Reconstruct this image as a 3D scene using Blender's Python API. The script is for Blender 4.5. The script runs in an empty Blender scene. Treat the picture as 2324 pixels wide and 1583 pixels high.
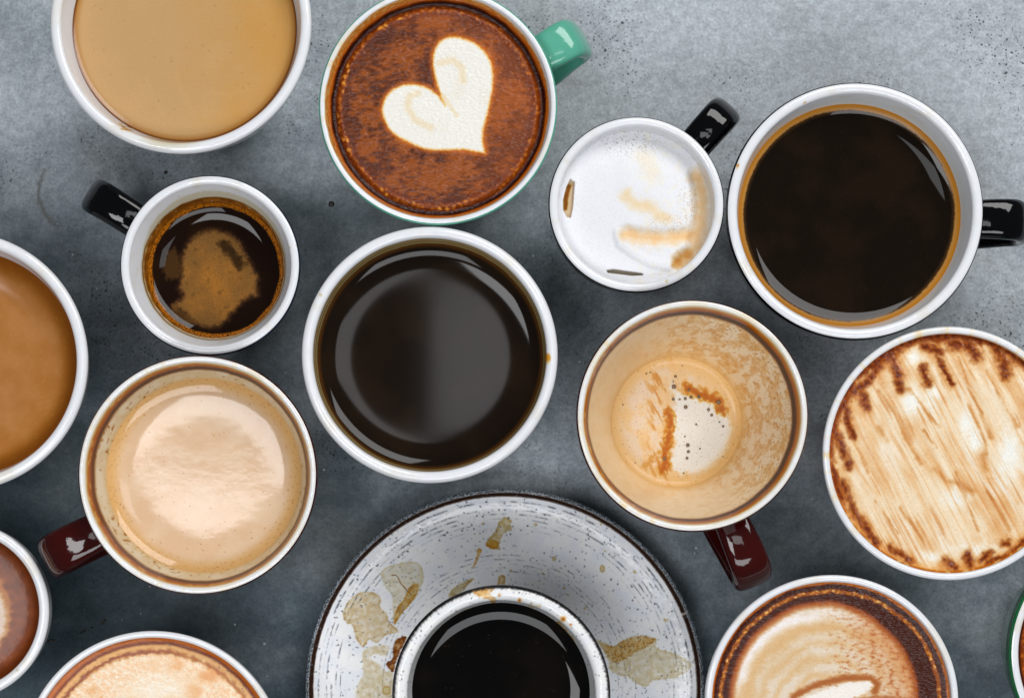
import bpy, math, random
import numpy as np
from math import radians, sin, cos, pi, atan2, hypot, log, sqrt

random.seed(7)
S = bpy.context.scene
COL = S.collection

# ---------------------------------------------------------------- camera, world, lamps
H0, F, NX, NY = 0.70, 3930.0, 1075.0, 1130.0      # camera height (m), focal length and foot of the plumb line in photo pixels (2324 wide)
cd = bpy.data.cameras.new('camera'); cam = bpy.data.objects.new('camera', cd); COL.objects.link(cam)
cam.location = (0, 0, H0)
cd.sensor_width = 36.0; cd.lens = 36.0 * F / 2324.0
cd.shift_x = (1162 - NX) / 2324.0; cd.shift_y = (NY - 791.5) / 2324.0
cd.clip_start = 0.01; cd.clip_end = 50
cd.dof.use_dof = True; cd.dof.focus_distance = H0 - 0.05; cd.dof.aperture_fstop = 16
S.camera = cam

w = bpy.data.worlds.new('World'); S.world = w; w.use_nodes = True
bg = w.node_tree.nodes['Background']
bg.inputs['Color'].default_value = (0.86, 0.93, 1.0, 1); bg.inputs['Strength'].default_value = 0.10

def area(name, loc, target, sx, sy, radiance, color=(1, 1, 1)):
    l = bpy.data.lights.new(name, 'AREA'); l.shape = 'RECTANGLE'; l.size = sx; l.size_y = sy
    l.energy = radiance * pi * sx * sy; l.color = color
    o = bpy.data.objects.new(name, l); COL.objects.link(o); o.location = loc
    from mathutils import Vector
    d = Vector(target) - Vector(loc)
    o.rotation_euler = d.to_track_quat('-Z', 'Y').to_euler()
    return o
area('added_panel_key', (0.55, 0.98, 1.15), (0.05, 0.05, 0), 1.10, 0.65, 8.5, (1.0, 0.99, 0.98))  # four unseen area panels, added for soft light, falloff and cup reflections
west = area('added_panel_west', (-0.44, -0.135, 1.50), (-0.44, -0.136, 0), 0.50, 0.36, 11.0, (0.98, 0.985, 1.0))
west.rotation_euler.z += radians(-9)
area('added_panel_south', (0.10, -0.82, 1.55), (0.10, -0.3, 0), 1.2, 0.50, 7.5, (0.96, 0.975, 1.0))
area('added_panel_top', (0.11, 0.15, 1.50), (0.11, 0.149, 0), 0.32, 0.20, 4.0, (0.97, 0.98, 1.0))

vs = S.view_settings
S.display_settings.display_device = 'sRGB'
vs.view_transform = 'Standard'; vs.look = 'None'; vs.exposure = -0.17; vs.gamma = 1.0
try: vs.use_curve_mapping = False
except Exception: pass

# ---------------------------------------------------------------- helpers
def world(px, py, z):
    k = (H0 - z) / F
    return ((px - NX) * k, -(py - NY) * k)
def mpp(z): return (H0 - z) / F

def lin(c):
    c = np.asarray(c, float) / 255.0
    return np.where(c <= 0.04045, c / 12.92, ((c + 0.055) / 1.055) ** 2.4)
def K(r, g, b):
    c = lin((r, g, b)) * 1.04; l = c @ np.array([0.3, 0.59, 0.11])
    return np.clip(l + (c - l) * 1.04, 0.002, 0.84)

def smooth(a, b, x):
    t = np.clip((x - a) / (b - a), 0, 1); return t * t * (3 - 2 * t)
def mix(a, b, m):
    # pigments mix by density, so a thin brown film over cream goes orange, not pink
    m = np.clip(np.asarray(m), 0, 1)[..., None]
    return np.exp(np.log(np.maximum(a, 0.002)) * (1 - m) + np.log(np.maximum(b, 0.002)) * m)

def _hash(ix, iy, seed):
    n = (ix.astype(np.int64) * 374761393 + iy.astype(np.int64) * 668265263 + seed * 1442695041) & 0xFFFFFFFF
    n = ((n ^ (n >> 13)) * 1274126177) & 0xFFFFFFFF
    n = n ^ (n >> 16)
    return n.astype(np.float64) / 4294967295.0
def perlin(x, y, seed=0):
    x0 = np.floor(x); y0 = np.floor(y); fx = x - x0; fy = y - y0
    u = fx * fx * fx * (fx * (fx * 6 - 15) + 10); v = fy * fy * fy * (fy * (fy * 6 - 15) + 10)
    def g(ix, iy, dx, dy):
        a = _hash(ix, iy, seed) * 2 * pi; return np.cos(a) * dx + np.sin(a) * dy
    n00 = g(x0, y0, fx, fy); n10 = g(x0 + 1, y0, fx - 1, fy)
    n01 = g(x0, y0 + 1, fx, fy - 1); n11 = g(x0 + 1, y0 + 1, fx - 1, fy - 1)
    return ((n00 * (1 - u) + n10 * u) * (1 - v) + (n01 * (1 - u) + n11 * u) * v) * 1.5
def fbm(x, y, seed=0, octv=4, gain=0.5):
    a, s, f, t = 1.0, 0.0, 1.0, 0.0
    for i in range(octv):
        s = s + a * perlin(x * f + 17.3 * i, y * f - 9.1 * i, seed + i); t += a; a *= gain; f *= 2.03
    return s / t * 1.4
def cellular(x, y, seed=0):
    ix = np.floor(x); iy = np.floor(y); best = np.full(x.shape, 9.0); bid = np.zeros(x.shape)
    for dx in (-1, 0, 1):
        for dy in (-1, 0, 1):
            cx = ix + dx; cy = iy + dy
            px = cx + _hash(cx, cy, seed); py = cy + _hash(cx, cy, seed + 51)
            d = np.hypot(px - x, py - y); h = _hash(cx, cy, seed + 99)
            bid = np.where(d < best, h, bid); best = np.minimum(best, d)
    return best, bid

def seg_dist(x, y, pts):
    best = np.full(x.shape, 1e9)
    for (ax, ay), (bx, by) in zip(pts[:-1], pts[1:]):
        dx, dy = bx - ax, by - ay; L = dx * dx + dy * dy + 1e-12
        t = np.clip(((x - ax) * dx + (y - ay) * dy) / L, 0, 1)
        best = np.minimum(best, np.hypot(x - ax - t * dx, y - ay - t * dy))
    return best
def poly_sdf(x, y, pts):
    d = seg_dist(x, y, list(pts) + [pts[0]])
    inside = np.zeros(x.shape, bool); n = len(pts)
    for i in range(n):
        ax, ay = pts[i]; bx, by = pts[(i + 1) % n]
        c = ((ay > y) != (by > y)) & (x < (bx - ax) * (y - ay) / ((by - ay) + 1e-12) + ax)
        inside ^= c
    return np.where(inside, -d, d)
def catmull(pts, n, closed=False):
    P = [np.array(p, float) for p in pts]; out = []
    m = len(P)
    rng = range(m if closed else m - 1)
    for i in rng:
        if closed: a, b, c, d = P[(i - 1) % m], P[i], P[(i + 1) % m], P[(i + 2) % m]
        else: a, b, c, d = P[max(i - 1, 0)], P[i], P[i + 1], P[min(i + 2, m - 1)]
        for j in range(n):
            t = j / n
            out.append(0.5 * (2 * b + (c - a) * t + (2 * a - 5 * b + 4 * c - d) * t * t + (3 * b - a - 3 * c + d) * t ** 3))
    if not closed: out.append(P[-1])
    return out

# ---------------------------------------------------------------- materials
def N(t, typ, **kw):
    n = t.nodes.new(typ)
    for k, v in kw.items(): setattr(n, k, v)
    return n
def base_mat(name):
    m = bpy.data.materials.new(name); m.use_nodes = True
    t = m.node_tree; return m, t, t.nodes['Principled BSDF']
def painted(name, ior=1.5, grain=0.0, grain_scale=3000, bump=0.0, bump_scale=900, stretch=(1, 1, 1), coat=0.0, bump2=0.0, bump2_scale=120, rot=0.0, spec=0.5, specks=0.0, soft=False):
    """colour from the attribute Col, roughness from its alpha, fine grain and relief from noise"""
    m, t, p = base_mat(name)
    a = N(t, 'ShaderNodeAttribute', attribute_name='Col')
    tc = N(t, 'ShaderNodeTexCoord'); mp = N(t, 'ShaderNodeMapping')
    mp.inputs['Location'].default_value = (0.117, 0.231, 0.0171); mp.inputs['Scale'].default_value = stretch; mp.inputs['Rotation'].default_value = (0, 0, rot)
    t.links.new(tc.outputs['Object'], mp.inputs['Vector'])
    if grain:
        nz = N(t, 'ShaderNodeTexNoise'); nz.inputs['Scale'].default_value = grain_scale; nz.inputs['Detail'].default_value = 3
        t.links.new(mp.outputs[0], nz.inputs['Vector'])
        mr = N(t, 'ShaderNodeMapRange'); mr.inputs[1].default_value = 0.3; mr.inputs[2].default_value = 0.7
        mr.inputs[3].default_value = 1 - grain; mr.inputs[4].default_value = 1 + grain
        t.links.new(nz.outputs[0], mr.inputs[0])
        mx = N(t, 'ShaderNodeVectorMath', operation='SCALE')
        t.links.new(a.outputs['Color'], mx.inputs[0]); t.links.new(mr.outputs[0], mx.inputs['Scale'])
        t.links.new(mx.outputs[0], p.inputs['Base Color'])
    else:
        t.links.new(a.outputs['Color'], p.inputs['Base Color'])
    t.links.new(a.outputs['Alpha'], p.inputs['Roughness'])
    p.inputs['IOR'].default_value = ior; p.inputs['Specular IOR Level'].default_value = spec
    if coat: p.inputs['Coat Weight'].default_value = coat; p.inputs['Coat Roughness'].default_value = 0.07; p.inputs['Coat IOR'].default_value = 1.4
    last = None
    for st, sc in ((bump2, bump2_scale), (bump, bump_scale)):
        if not st: continue
        nz = N(t, 'ShaderNodeTexNoise'); nz.inputs['Scale'].default_value = sc; nz.inputs['Detail'].default_value = 4
        t.links.new(mp.outputs[0], nz.inputs['Vector'])
        b = N(t, 'ShaderNodeBump'); b.inputs['Strength'].default_value = 1.0; b.inputs['Distance'].default_value = st
        t.links.new(nz.outputs[0], b.inputs['Height'])
        if soft:
            mr = N(t, 'ShaderNodeMapRange'); mr.inputs[1].default_value = 0.2; mr.inputs[2].default_value = 0.45; mr.inputs[3].default_value = 1.0; mr.inputs[4].default_value = 0.08
            t.links.new(a.outputs['Alpha'], mr.inputs[0]); t.links.new(mr.outputs[0], b.inputs['Strength'])
        if last: t.links.new(last.outputs[0], b.inputs['Normal'])
        last = b
    if last:
        t.links.new(last.outputs[0], p.inputs['Normal'])
        if coat: t.links.new(last.outputs[0], p.inputs['Coat Normal'])
    if specks:
        src = p.inputs['Base Color'].links[0].from_socket
        v = N(t, 'ShaderNodeTexVoronoi'); v.inputs['Scale'].default_value = 620; t.links.new(tc.outputs['Object'], v.inputs['Vector'])
        sp = N(t, 'ShaderNodeSeparateColor'); t.links.new(v.outputs['Color'], sp.inputs[0])
        r1 = N(t, 'ShaderNodeMapRange'); r1.inputs[1].default_value = 0.34; r1.inputs[2].default_value = 0.12; t.links.new(v.outputs['Distance'], r1.inputs[0])
        r2 = N(t, 'ShaderNodeMapRange'); r2.inputs[1].default_value = 0.45; r2.inputs[2].default_value = 0.95; r2.inputs[4].default_value = specks; t.links.new(sp.outputs[0], r2.inputs[0])
        ml = N(t, 'ShaderNodeMath', operation='MULTIPLY'); t.links.new(r1.outputs[0], ml.inputs[0]); t.links.new(r2.outputs[0], ml.inputs[1])
        mc = N(t, 'ShaderNodeMix', data_type='RGBA'); mc.inputs['B'].default_value = (0.10, 0.12, 0.15, 1)
        t.links.new(ml.outputs[0], mc.inputs['Factor']); t.links.new(src, mc.inputs['A']); t.links.new(mc.outputs['Result'], p.inputs['Base Color'])
    return m
def glaze(name, rgb, rough=0.09, ior=1.52, coat=0.0):
    m, t, p = base_mat(name)
    tc = N(t, 'ShaderNodeTexCoord')
    nz = N(t, 'ShaderNodeTexNoise'); nz.inputs['Scale'].default_value = 160; nz.inputs['Detail'].default_value = 4
    t.links.new(tc.outputs['Object'], nz.inputs['Vector'])
    mr = N(t, 'ShaderNodeMapRange'); mr.inputs[1].default_value = 0.3; mr.inputs[2].default_value = 0.7
    mr.inputs[3].default_value = rough * 0.7; mr.inputs[4].default_value = rough * 1.5
    t.links.new(nz.outputs[0], mr.inputs[0]); t.links.new(mr.outputs[0], p.inputs['Roughness'])
    mx = N(t, 'ShaderNodeMix', data_type='RGBA')
    c = lin(rgb)
    mx.inputs['A'].default_value = (*np.clip(c * 0.9, 0, 1), 1); mx.inputs['B'].default_value = (*np.clip(c * 1.1, 0, 0.86), 1)
    t.links.new(nz.outputs[0], mx.inputs['Factor']); t.links.new(mx.outputs['Result'], p.inputs['Base Color'])
    b = N(t, 'ShaderNodeBump'); b.inputs['Distance'].default_value = 0.00012; b.inputs['Strength'].default_value = 1
    n2 = N(t, 'ShaderNodeTexNoise'); n2.inputs['Scale'].default_value = 220; n2.inputs['Detail'].default_value = 2
    t.links.new(tc.outputs['Object'], n2.inputs['Vector']); t.links.new(n2.outputs[0], b.inputs['Height']); t.links.new(b.outputs[0], p.inputs['Normal'])
    p.inputs['IOR'].default_value = ior
    return m

M_white = glaze('white glaze', (228, 229, 233))
M_black = glaze('black glaze', (5, 5, 6), 0.05, 1.42)
M_maroon = glaze('maroon glaze', (54, 10, 8), 0.06, 1.45)
M_green = glaze('sea green glaze', (88, 166, 142), 0.11)
M_blue = glaze('navy glaze', (22, 32, 52), 0.08)
M_lining = painted('white lining glaze', 1.5, spec=0.5, bump=0.00006, bump_scale=220)
M_coffee = painted('coffee liquid', 1.30, grain=0.06, grain_scale=2600)
M_milky = painted('milky coffee', 1.42, grain=0.05, grain_scale=3500, bump=0.000004, bump_scale=400)
M_crema = painted('crema', 1.38, spec=0.25, coat=0.25, grain=0.10, grain_scale=3000, bump=0.00004, bump_scale=700)
M_froth = painted('froth', 1.35, soft=True, spec=0.15, coat=0.5, grain=0.10, grain_scale=2400, bump=0.00040, bump_scale=750, bump2=0.0004, bump2_scale=260, stretch=(0.7, 1.5, 1))
M_foam = painted('milk foam', 1.35, spec=0.2, grain=0.03, grain_scale=3000, bump=0.00010, bump_scale=1500, bump2=0.00012, bump2_scale=200)
M_caramel = painted('caramel foam', 1.38, spec=0.2, grain=0.07, grain_scale=2500, bump=0.00012, bump_scale=800, bump2=0.00025, bump2_scale=240, stretch=(0.45, 1, 1), rot=radians(60), coat=0.5)
M_stone = painted('speckled stoneware glaze', 1.5, spec=0.35, specks=0.75, grain=0.05, grain_scale=2500, bump=0.0001, bump_scale=500)

def bubble_mat():
    m, t, p = base_mat('bubble film')
    p.inputs['Base Color'].default_value = (0.3, 0.2, 0.1, 1); p.inputs['Roughness'].default_value = 0.04
    lw = N(t, 'ShaderNodeTexNoise'); lw.inputs['Scale'].default_value = 700
    mx = N(t, 'ShaderNodeMix', data_type='RGBA'); mx.inputs['A'].default_value = (0.09, 0.058, 0.035, 1); mx.inputs['B'].default_value = (0.34, 0.24, 0.15, 1)
    t.links.new(lw.outputs[0], mx.inputs['Factor']); t.links.new(mx.outputs['Result'], p.inputs['Base Color'])
    return m
M_bubble = bubble_mat()

# ---------------------------------------------------------------- mesh builders
def link(name, me, mat, parent=None, loc=None):
    o = bpy.data.objects.new(name, me); COL.objects.link(o)
    if mat: me.materials.append(mat)
    if parent: o.parent = parent
    if loc is not None: o.location = loc
    return o
def set_col(me, rgb, rough):
    a = me.attributes.new('Col', 'FLOAT_COLOR', 'POINT')
    n = len(me.vertices); d = np.ones((n, 4), np.float32)
    d[:, :3] = rgb; d[:, 3] = rough
    a.data.foreach_set('color', d.ravel())
def lathe(name, prof, segs, mat, parent, paint=None, origin=(0, 0, 0), displace=None):
    """prof: (r, z) from one end to the other; r == 0 ends close in a pole. paint(x, y, z, th, s) -> rgb, rough in world coordinates"""
    prof = np.array(prof, float); pole0 = prof[0, 0] < 1e-9; pole1 = prof[-1, 0] < 1e-9
    rows = prof[(1 if pole0 else 0):(-1 if pole1 else None)]
    nr = len(rows); th = np.arange(segs) * 2 * pi / segs
    X = rows[:, 0:1] * np.cos(th); Y = rows[:, 0:1] * np.sin(th); Z = np.repeat(rows[:, 1:2], segs, 1)
    acc = np.concatenate([[0], np.cumsum(np.hypot(*np.diff(prof, axis=0).T))]); acc /= acc[-1]
    sr = acc[(1 if pole0 else 0):(-1 if pole1 else None)]
    SS = np.repeat(sr[:, None], segs, 1); TH = np.repeat(th[None], nr, 0)
    v = [np.stack([X, Y, Z], -1).reshape(-1, 3)]; sv = [SS.ravel()]; tv = [TH.ravel()]
    extra = nr * segs
    if pole0: v.append([[0, 0, prof[0, 1]]]); sv.append([0.0]); tv.append([0.0]); i0 = extra; extra += 1
    if pole1: v.append([[0, 0, prof[-1, 1]]]); sv.append([1.0]); tv.append([0.0]); i1 = extra; extra += 1
    V = np.concatenate(v); sA = np.concatenate(sv); tA = np.concatenate(tv)
    if displace is not None:
        V[:, 2] += displace(V[:, 0] + origin[0], V[:, 1] + origin[1], V[:, 2], tA, sA)
    i = np.arange(nr - 1)[:, None] * segs; j = np.arange(segs)[None]; j2 = (j + 1) % segs
    Q = np.stack([i + j, i + j2, i + segs + j2, i + segs + j], -1).reshape(-1, 4)
    jj = np.arange(segs); jn = (jj + 1) % segs; T = []
    if pole0: T.append(np.stack([np.full(segs, i0), jn, jj], -1))
    if pole1: b = (nr - 1) * segs; T.append(np.stack([np.full(segs, i1), b + jj, b + jn], -1))
    T = np.concatenate(T) if T else np.zeros((0, 3), int)
    me = bpy.data.meshes.new(name)
    nq, nt = len(Q), len(T)
    me.vertices.add(len(V)); me.vertices.foreach_set('co', V.astype(np.float32).ravel())
    me.loops.add(nq * 4 + nt * 3); me.loops.foreach_set('vertex_index', np.concatenate([Q.ravel(), T.ravel()]).astype(np.int32))
    me.polygons.add(nq + nt)
    me.polygons.foreach_set('loop_start', np.concatenate([np.arange(nq) * 4, nq * 4 + np.arange(nt) * 3]).astype(np.int32))
    me.polygons.foreach_set('use_smooth', np.ones(nq + nt, bool))
    me.update(calc_edges=True); me.validate()
    if paint is not None:
        rgb, rough = paint(V[:, 0] + origin[0], V[:, 1] + origin[1], V[:, 2] + origin[2], tA, sA)
        set_col(me, rgb, rough)
    return link(name, me, mat, parent)
def thing(name, label, cat, loc, group=None):
    o = bpy.data.objects.new(name, None); COL.objects.link(o); o.location = loc; o.empty_display_size = 0.02
    o['label'] = label; o['category'] = cat
    if group: o['group'] = group
    return o
def topx(x, y, z):
    k = F / (H0 - z); return NX + x * k, NY - y * k

class Cup:
    pass
def make_cup(name, label, cat, c, R, h, liq_px, d, base=0.6, t=0.0036, body=None, z0=0.0, lining=None, lin_mat=None, lin_segs=288, group=None, bulge=0.66, edge=38):
    """c, R: rim in photo pixels; liq_px: radius of the drink in photo pixels, d metres under the rim"""
    q = Cup(); zr = z0 + h
    q.x, q.y = world(c[0], c[1], zr); q.R = R * mpp(zr); q.h = h; q.z0 = z0; q.t = t
    q.rl = liq_px * mpp(zr - d); q.zl = h - d
    rb = base * q.R; zf = 0.006
    rt = q.R - t; zt = h - t / 2
    rbi = rb - t
    p = log(max((q.rl - rbi) / (rt - rbi), 0.02)) / log((q.zl - zf) / (zt - zf)); p = min(max(p, 0.12), 1.5)
    q.p = p; q.rb = rb; q.zf = zf; q.rbi = rbi
    q.ri = lambda z: rbi + (rt - rbi) * max((z - zf) / (zt - zf), 0) ** p
    ob = min(base, 0.52) * q.R; po = 0.80 * bulge
    def ro(z):
        v = ob + (q.R - ob) * max((z - 0.003) / (zt - 0.003), 0) ** po
        return max(v, q.ri(z) + t * 0.92) if z > q.zl - 0.002 else v
    q.ro = ro
    q.root = thing(name, label, cat, (q.x, q.y, z0), group)
    # outside: foot ring, wall, up to the outer edge of the rim
    pr = [(0, 0.003), (ob - 0.006, 0.003), (ob - 0.005, 0.0004), (ob - 0.004, 0.0), (ob - 0.001, 0.0), (ob, 0.0012), (ob, 0.003)]
    for k in range(1, 31):
        u = k / 30; z = 0.003 + (zt - 0.0008 - 0.003) * (1 - (1 - u) ** 1.5); pr.append((max(ro(z), ob), z))
    cx = q.R - t / 2
    for a in (-6, 4, 14, 26, edge): pr.append((cx + t / 2 * cos(radians(a)), zt + t / 2 * sin(radians(a)) * 0.85))
    q.body = lathe('body', pr, 160, body, q.root)
    # inside: over the round rim and down to the floor
    pr = []
    for k in range(0, 13):
        a = radians(edge) + (pi - radians(edge)) * k / 12
        pr.append((cx + t / 2 * cos(a), zt + t / 2 * sin(a) * 0.85))
    for k in range(1, 101):
        u = k / 100; z = zt - (zt - zf) * (u ** 1.7); r = q.ri(z)
        if z < q.zl - 0.002: r = min(r, ro(z) - t * 0.7)
        pr.append((r, z))
    rr = pr[-1][0]
    pr += [(rr * f, zf - 0.0006 * (1 - f)) for f in (0.8, 0.5, 0.2)] + [(0, zf - 0.0006)]
    def paint(x, y, z, th, s):
        px, py = topx(x, y, z); zz = z - z0
        rgb = np.tile(K(222, 224, 228), (len(x), 1)); rough = np.full(len(x), 0.06)
        sp = fbm(th * 14, zz * 900, 31 + int(c[0]), 3)
        rgb = rgb * (1 + 0.02 * sp)[:, None]
        rgb = mix(rgb, K(212, 202, 182), smooth(0.15, 0.6, fbm(np.cos(th) * 3 + c[0], np.sin(th) * 3 + zz * 150, 33, 4)) * 0.35)
        if lining is not None: rgb, rough = lining(q, rgb, rough, px, py, zz, th)
        return rgb, rough
    q.lining = lathe('lining', pr, lin_segs, lin_mat or M_lining, q.root, paint, (q.x, q.y, z0))
    return q
def make_handle(q, end_px, width, mat, za=0.80, zb=0.26, zt=0.86, thick=0.0062, flare=1.06, name='handle'):
    ztop = q.h * (za + 0.02)
    ex, ey = world(end_px[0], end_px[1], q.z0 + ztop * 0.92)
    ang = atan2(ey - q.y, ex - q.x); ext = hypot(ex - q.x, ey - q.y) - thick * 0.3
    z1, z2 = q.h * za, q.h * zb
    r1, r2 = q.ro(z1), q.ro(z2)
    L = ext - r1
    P = catmull([(r1 - 0.0016, z1 - 0.001), (r1 + L * 0.30, z1 + 0.001), (r1 + L * 0.66, z1 + 0.0005), (ext - 0.0035, z1 - 0.005),
                 (ext - 0.0015, z1 - 0.014), (ext - 0.006, (z1 + z2) / 2 - 0.002), (r1 + L * 0.25, z2 + 0.004), (r2 - 0.0016, z2)], 10)
    n = len(P); ns = 28; V = []
    u = np.array([cos(ang), sin(ang), 0]); s = np.array([-sin(ang), cos(ang), 0]); up = np.array([0, 0, 1.0])
    for i, p in enumerate(P):
        a = P[max(i - 1, 0)]; b = P[min(i + 1, n - 1)]; tg = (b - a) / np.linalg.norm(b - a)
        nr = np.array([-tg[1], tg[0]])                       # in the (rho, z) plane
        f = i / (n - 1); wd = width * (0.94 + (flare - 0.94) * sin(pi * min(f * 1.25, 1)))
        root = max(0, 1 - i / 6.0, 1 - (n - 1 - i) / 6.0); wd *= 1 + 0.16 * root ** 2; th_ = thick * (1 + 0.25 * root ** 2)
        for k in range(ns):
            a_ = 2 * pi * k / ns; ca, sa = cos(a_), sin(a_); e = 0.62
            lx = wd / 2 * math.copysign(abs(ca) ** e, ca); ly = th_ / 2 * math.copysign(abs(sa) ** 0.8, sa)
            pt = u * (p[0] + nr[0] * ly) + up * (p[1] + nr[1] * ly) + s * lx
            V.append(pt)
    Fc = []
    for i in range(n - 1):
        for k in range(ns):
            k2 = (k + 1) % ns; Fc.append((i * ns + k, i * ns + k2, (i + 1) * ns + k2, (i + 1) * ns + k))
    Fc.append(tuple(range(ns))[::-1]); Fc.append(tuple((n - 1) * ns + k for k in range(ns)))
    me = bpy.data.meshes.new(name); me.from_pydata([tuple(v) for v in V], [], Fc)
    for pl in me.polygons: pl.use_smooth = True
    return link(name, me, mat, q.root)
def make_drink(q, paint, mat, name='coffee', segs=240, rings=70, men=0.0022, lam=0.0024, relief=None, label=None, fill=0.0003):
    R = max(q.rl, q.ri(q.zl + men)) + fill; pr = [(0, q.zl)]
    for k in range(1, rings + 1):
        u = k / rings; u = 1 - (1 - u) ** 1.25 if men else u
        r = R * u; pr.append((r, q.zl + men * math.exp(-(R - r) / lam)))
    def pf(x, y, z, th, s):
        px, py = topx(x, y, z)
        r = np.hypot(x - q.x, y - q.y) / q.rl
        return paint(px, py, r, th)
    dsp = None
    if relief is not None:
        def dsp(x, y, z, th, s):
            px, py = topx(x, y, z + q.z0); return relief(px, py, np.hypot(x - q.x, y - q.y) / q.rl, th)
    o = lathe(name, pr, segs, mat, q.root, pf, (q.x, q.y, q.z0), dsp)
    if label: o['label'] = label
    return o
def base_rgb(px, c): return np.tile(c, (len(px), 1))

# ---------------------------------------------------------------- tabletop
def table_mat():
    m, t, p = base_mat('grey concrete')
    off = N(t, 'ShaderNodeMapping'); off.inputs['Location'].default_value = (0.213, 0.377, 0.0313); t.links.new(N(t, 'ShaderNodeTexCoord').outputs['Object'], off.inputs['Vector'])
    tc = off.outputs[0]
    raw = N(t, 'ShaderNodeTexCoord').outputs['Object']
    def noise(scale, detail=5, rough=0.55, dist=0.0, src=None):
        n = N(t, 'ShaderNodeTexNoise'); n.inputs['Scale'].default_value = scale; n.inputs['Detail'].default_value = detail
        n.inputs['Roughness'].default_value = rough; n.inputs['Distortion'].default_value = dist
        t.links.new(src or tc, n.inputs['Vector']); return n.outputs[0]
    def ramp(src, a, b, lo=0.0, hi=1.0):
        r = N(t, 'ShaderNodeMapRange'); r.interpolation_type = 'SMOOTHSTEP'
        for i, v in ((1, a), (2, b), (3, lo), (4, hi)): r.inputs[i].default_value = v
        t.links.new(src, r.inputs[0]); return r.outputs[0]
    def mathn(op, a, b=None):
        n = N(t, 'ShaderNodeMath', operation=op)
        for i, v in enumerate((a, b)):
            if v is None: continue
            if isinstance(v, (int, float)): n.inputs[i].default_value = v
            else: t.links.new(v, n.inputs[i])
        return n.outputs[0]
    def mixc(fac, a, b):
        n = N(t, 'ShaderNodeMix', data_type='RGBA')
        t.links.new(fac, n.inputs['Factor'])
        for k, v in (('A', a), ('B', b)):
            if isinstance(v, tuple): n.inputs[k].default_value = (*v, 1)
            else: t.links.new(v, n.inputs[k])
        return n.outputs['Result']
    mpw = N(t, 'ShaderNodeMapping'); mpw.inputs['Scale'].default_value = (0.55, 1.3, 1); mpw.inputs['Rotation'].default_value = (0, 0, 0.25); t.links.new(tc, mpw.inputs['Vector'])
    big = noise(9, 5, 0.55, 0.6, mpw.outputs[0])
    # cement tone plus painted shade: slab colour darkens away from one pale corner
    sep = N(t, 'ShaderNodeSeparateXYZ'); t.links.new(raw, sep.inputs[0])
    shade_drift = mathn('ADD', mathn('MULTIPLY', sep.outputs[0], 0.35), mathn('MULTIPLY', sep.outputs[1], 1.0))
    tone = mathn('ADD', ramp(big, 0.3, 0.7, -0.22, 0.22), mathn('MULTIPLY', shade_drift, 2.4))
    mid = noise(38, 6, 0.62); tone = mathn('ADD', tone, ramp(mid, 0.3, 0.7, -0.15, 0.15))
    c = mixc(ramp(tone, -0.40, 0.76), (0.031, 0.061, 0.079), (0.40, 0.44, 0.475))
    warm = noise(14, 4, 0.5, 0.4); c = mixc(ramp(warm, 0.52, 0.75, 0, 0.4), c, (0.25, 0.245, 0.235))
    g1 = noise(900, 4, 0.7); g2 = noise(260, 5, 0.7)
    gm = mathn('MULTIPLY', ramp(g1, 0.28, 0.72, 0.80, 1.20), ramp(g2, 0.3, 0.7, 0.84, 1.16))
    sc = N(t, 'ShaderNodeVectorMath', operation='SCALE'); t.links.new(c, sc.inputs[0]); t.links.new(gm, sc.inputs['Scale']); c = sc.outputs[0]
    # dark pits, gathered in patches
    v = N(t, 'ShaderNodeTexVoronoi'); v.inputs['Scale'].default_value = 420; v.inputs['Randomness'].default_value = 1
    wob = N(t, 'ShaderNodeVectorMath', operation='ADD')
    nv = N(t, 'ShaderNodeTexNoise'); nv.inputs['Scale'].default_value = 420; t.links.new(tc, nv.inputs['Vector'])
    sv = N(t, 'ShaderNodeVectorMath', operation='SCALE'); sv.inputs['Scale'].default_value = 0.0022; t.links.new(nv.outputs['Color'], sv.inputs[0])
    t.links.new(raw, wob.inputs[0]); t.links.new(sv.outputs[0], wob.inputs[1]); t.links.new(wob.outputs[0], v.inputs['Vector'])
    gate = noise(24, 4, 0.6)
    thr = ramp(gate, 0.46, 0.74, 0.06, 0.25)
    sepc = N(t, 'ShaderNodeSeparateColor'); t.links.new(v.outputs['Color'], sepc.inputs[0])
    pit = mathn('MULTIPLY', mathn('LESS_THAN', v.outputs['Distance'], thr), mathn('GREATER_THAN', sepc.outputs[0], 0.68))
    v2 = N(t, 'ShaderNodeTexVoronoi'); v2.inputs['Scale'].default_value = 620; t.links.new(wob.outputs[0], v2.inputs['Vector'])
    pit2 = mathn('MULTIPLY', mathn('LESS_THAN', v2.outputs['Distance'], 0.22), ramp(gate, 0.46, 0.66, 0, 1))
    v3 = N(t, 'ShaderNodeTexVoronoi'); v3.inputs['Scale'].default_value = 58; t.links.new(wob.outputs[0], v3.inputs['Vector'])
    sep3 = N(t, 'ShaderNodeSeparateColor'); t.links.new(v3.outputs['Color'], sep3.inputs[0])
    pit3 = mathn('MULTIPLY', mathn('LESS_THAN', v3.outputs['Distance'], 0.045), mathn('GREATER_THAN', sep3.outputs[1], 0.72))
    pits = mathn('MAXIMUM', mathn('MAXIMUM', pit, mathn('MULTIPLY', pit2, 0.7)), pit3)
    c = mixc(mathn('MULTIPLY', pits, 0.85), c, (0.012, 0.014, 0.015))
    # fine pale mineral specks
    v4 = N(t, 'ShaderNodeTexVoronoi'); v4.inputs['Scale'].default_value = 170; t.links.new(tc, v4.inputs['Vector'])
    sep4 = N(t, 'ShaderNodeSeparateColor'); t.links.new(v4.outputs['Color'], sep4.inputs[0])
    spk = mathn('MULTIPLY', mathn('LESS_THAN', v4.outputs['Distance'], 0.075), mathn('GREATER_THAN', sep4.outputs[2], 0.80))
    c = mixc(spk, c, (0.62, 0.62, 0.64))
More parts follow.
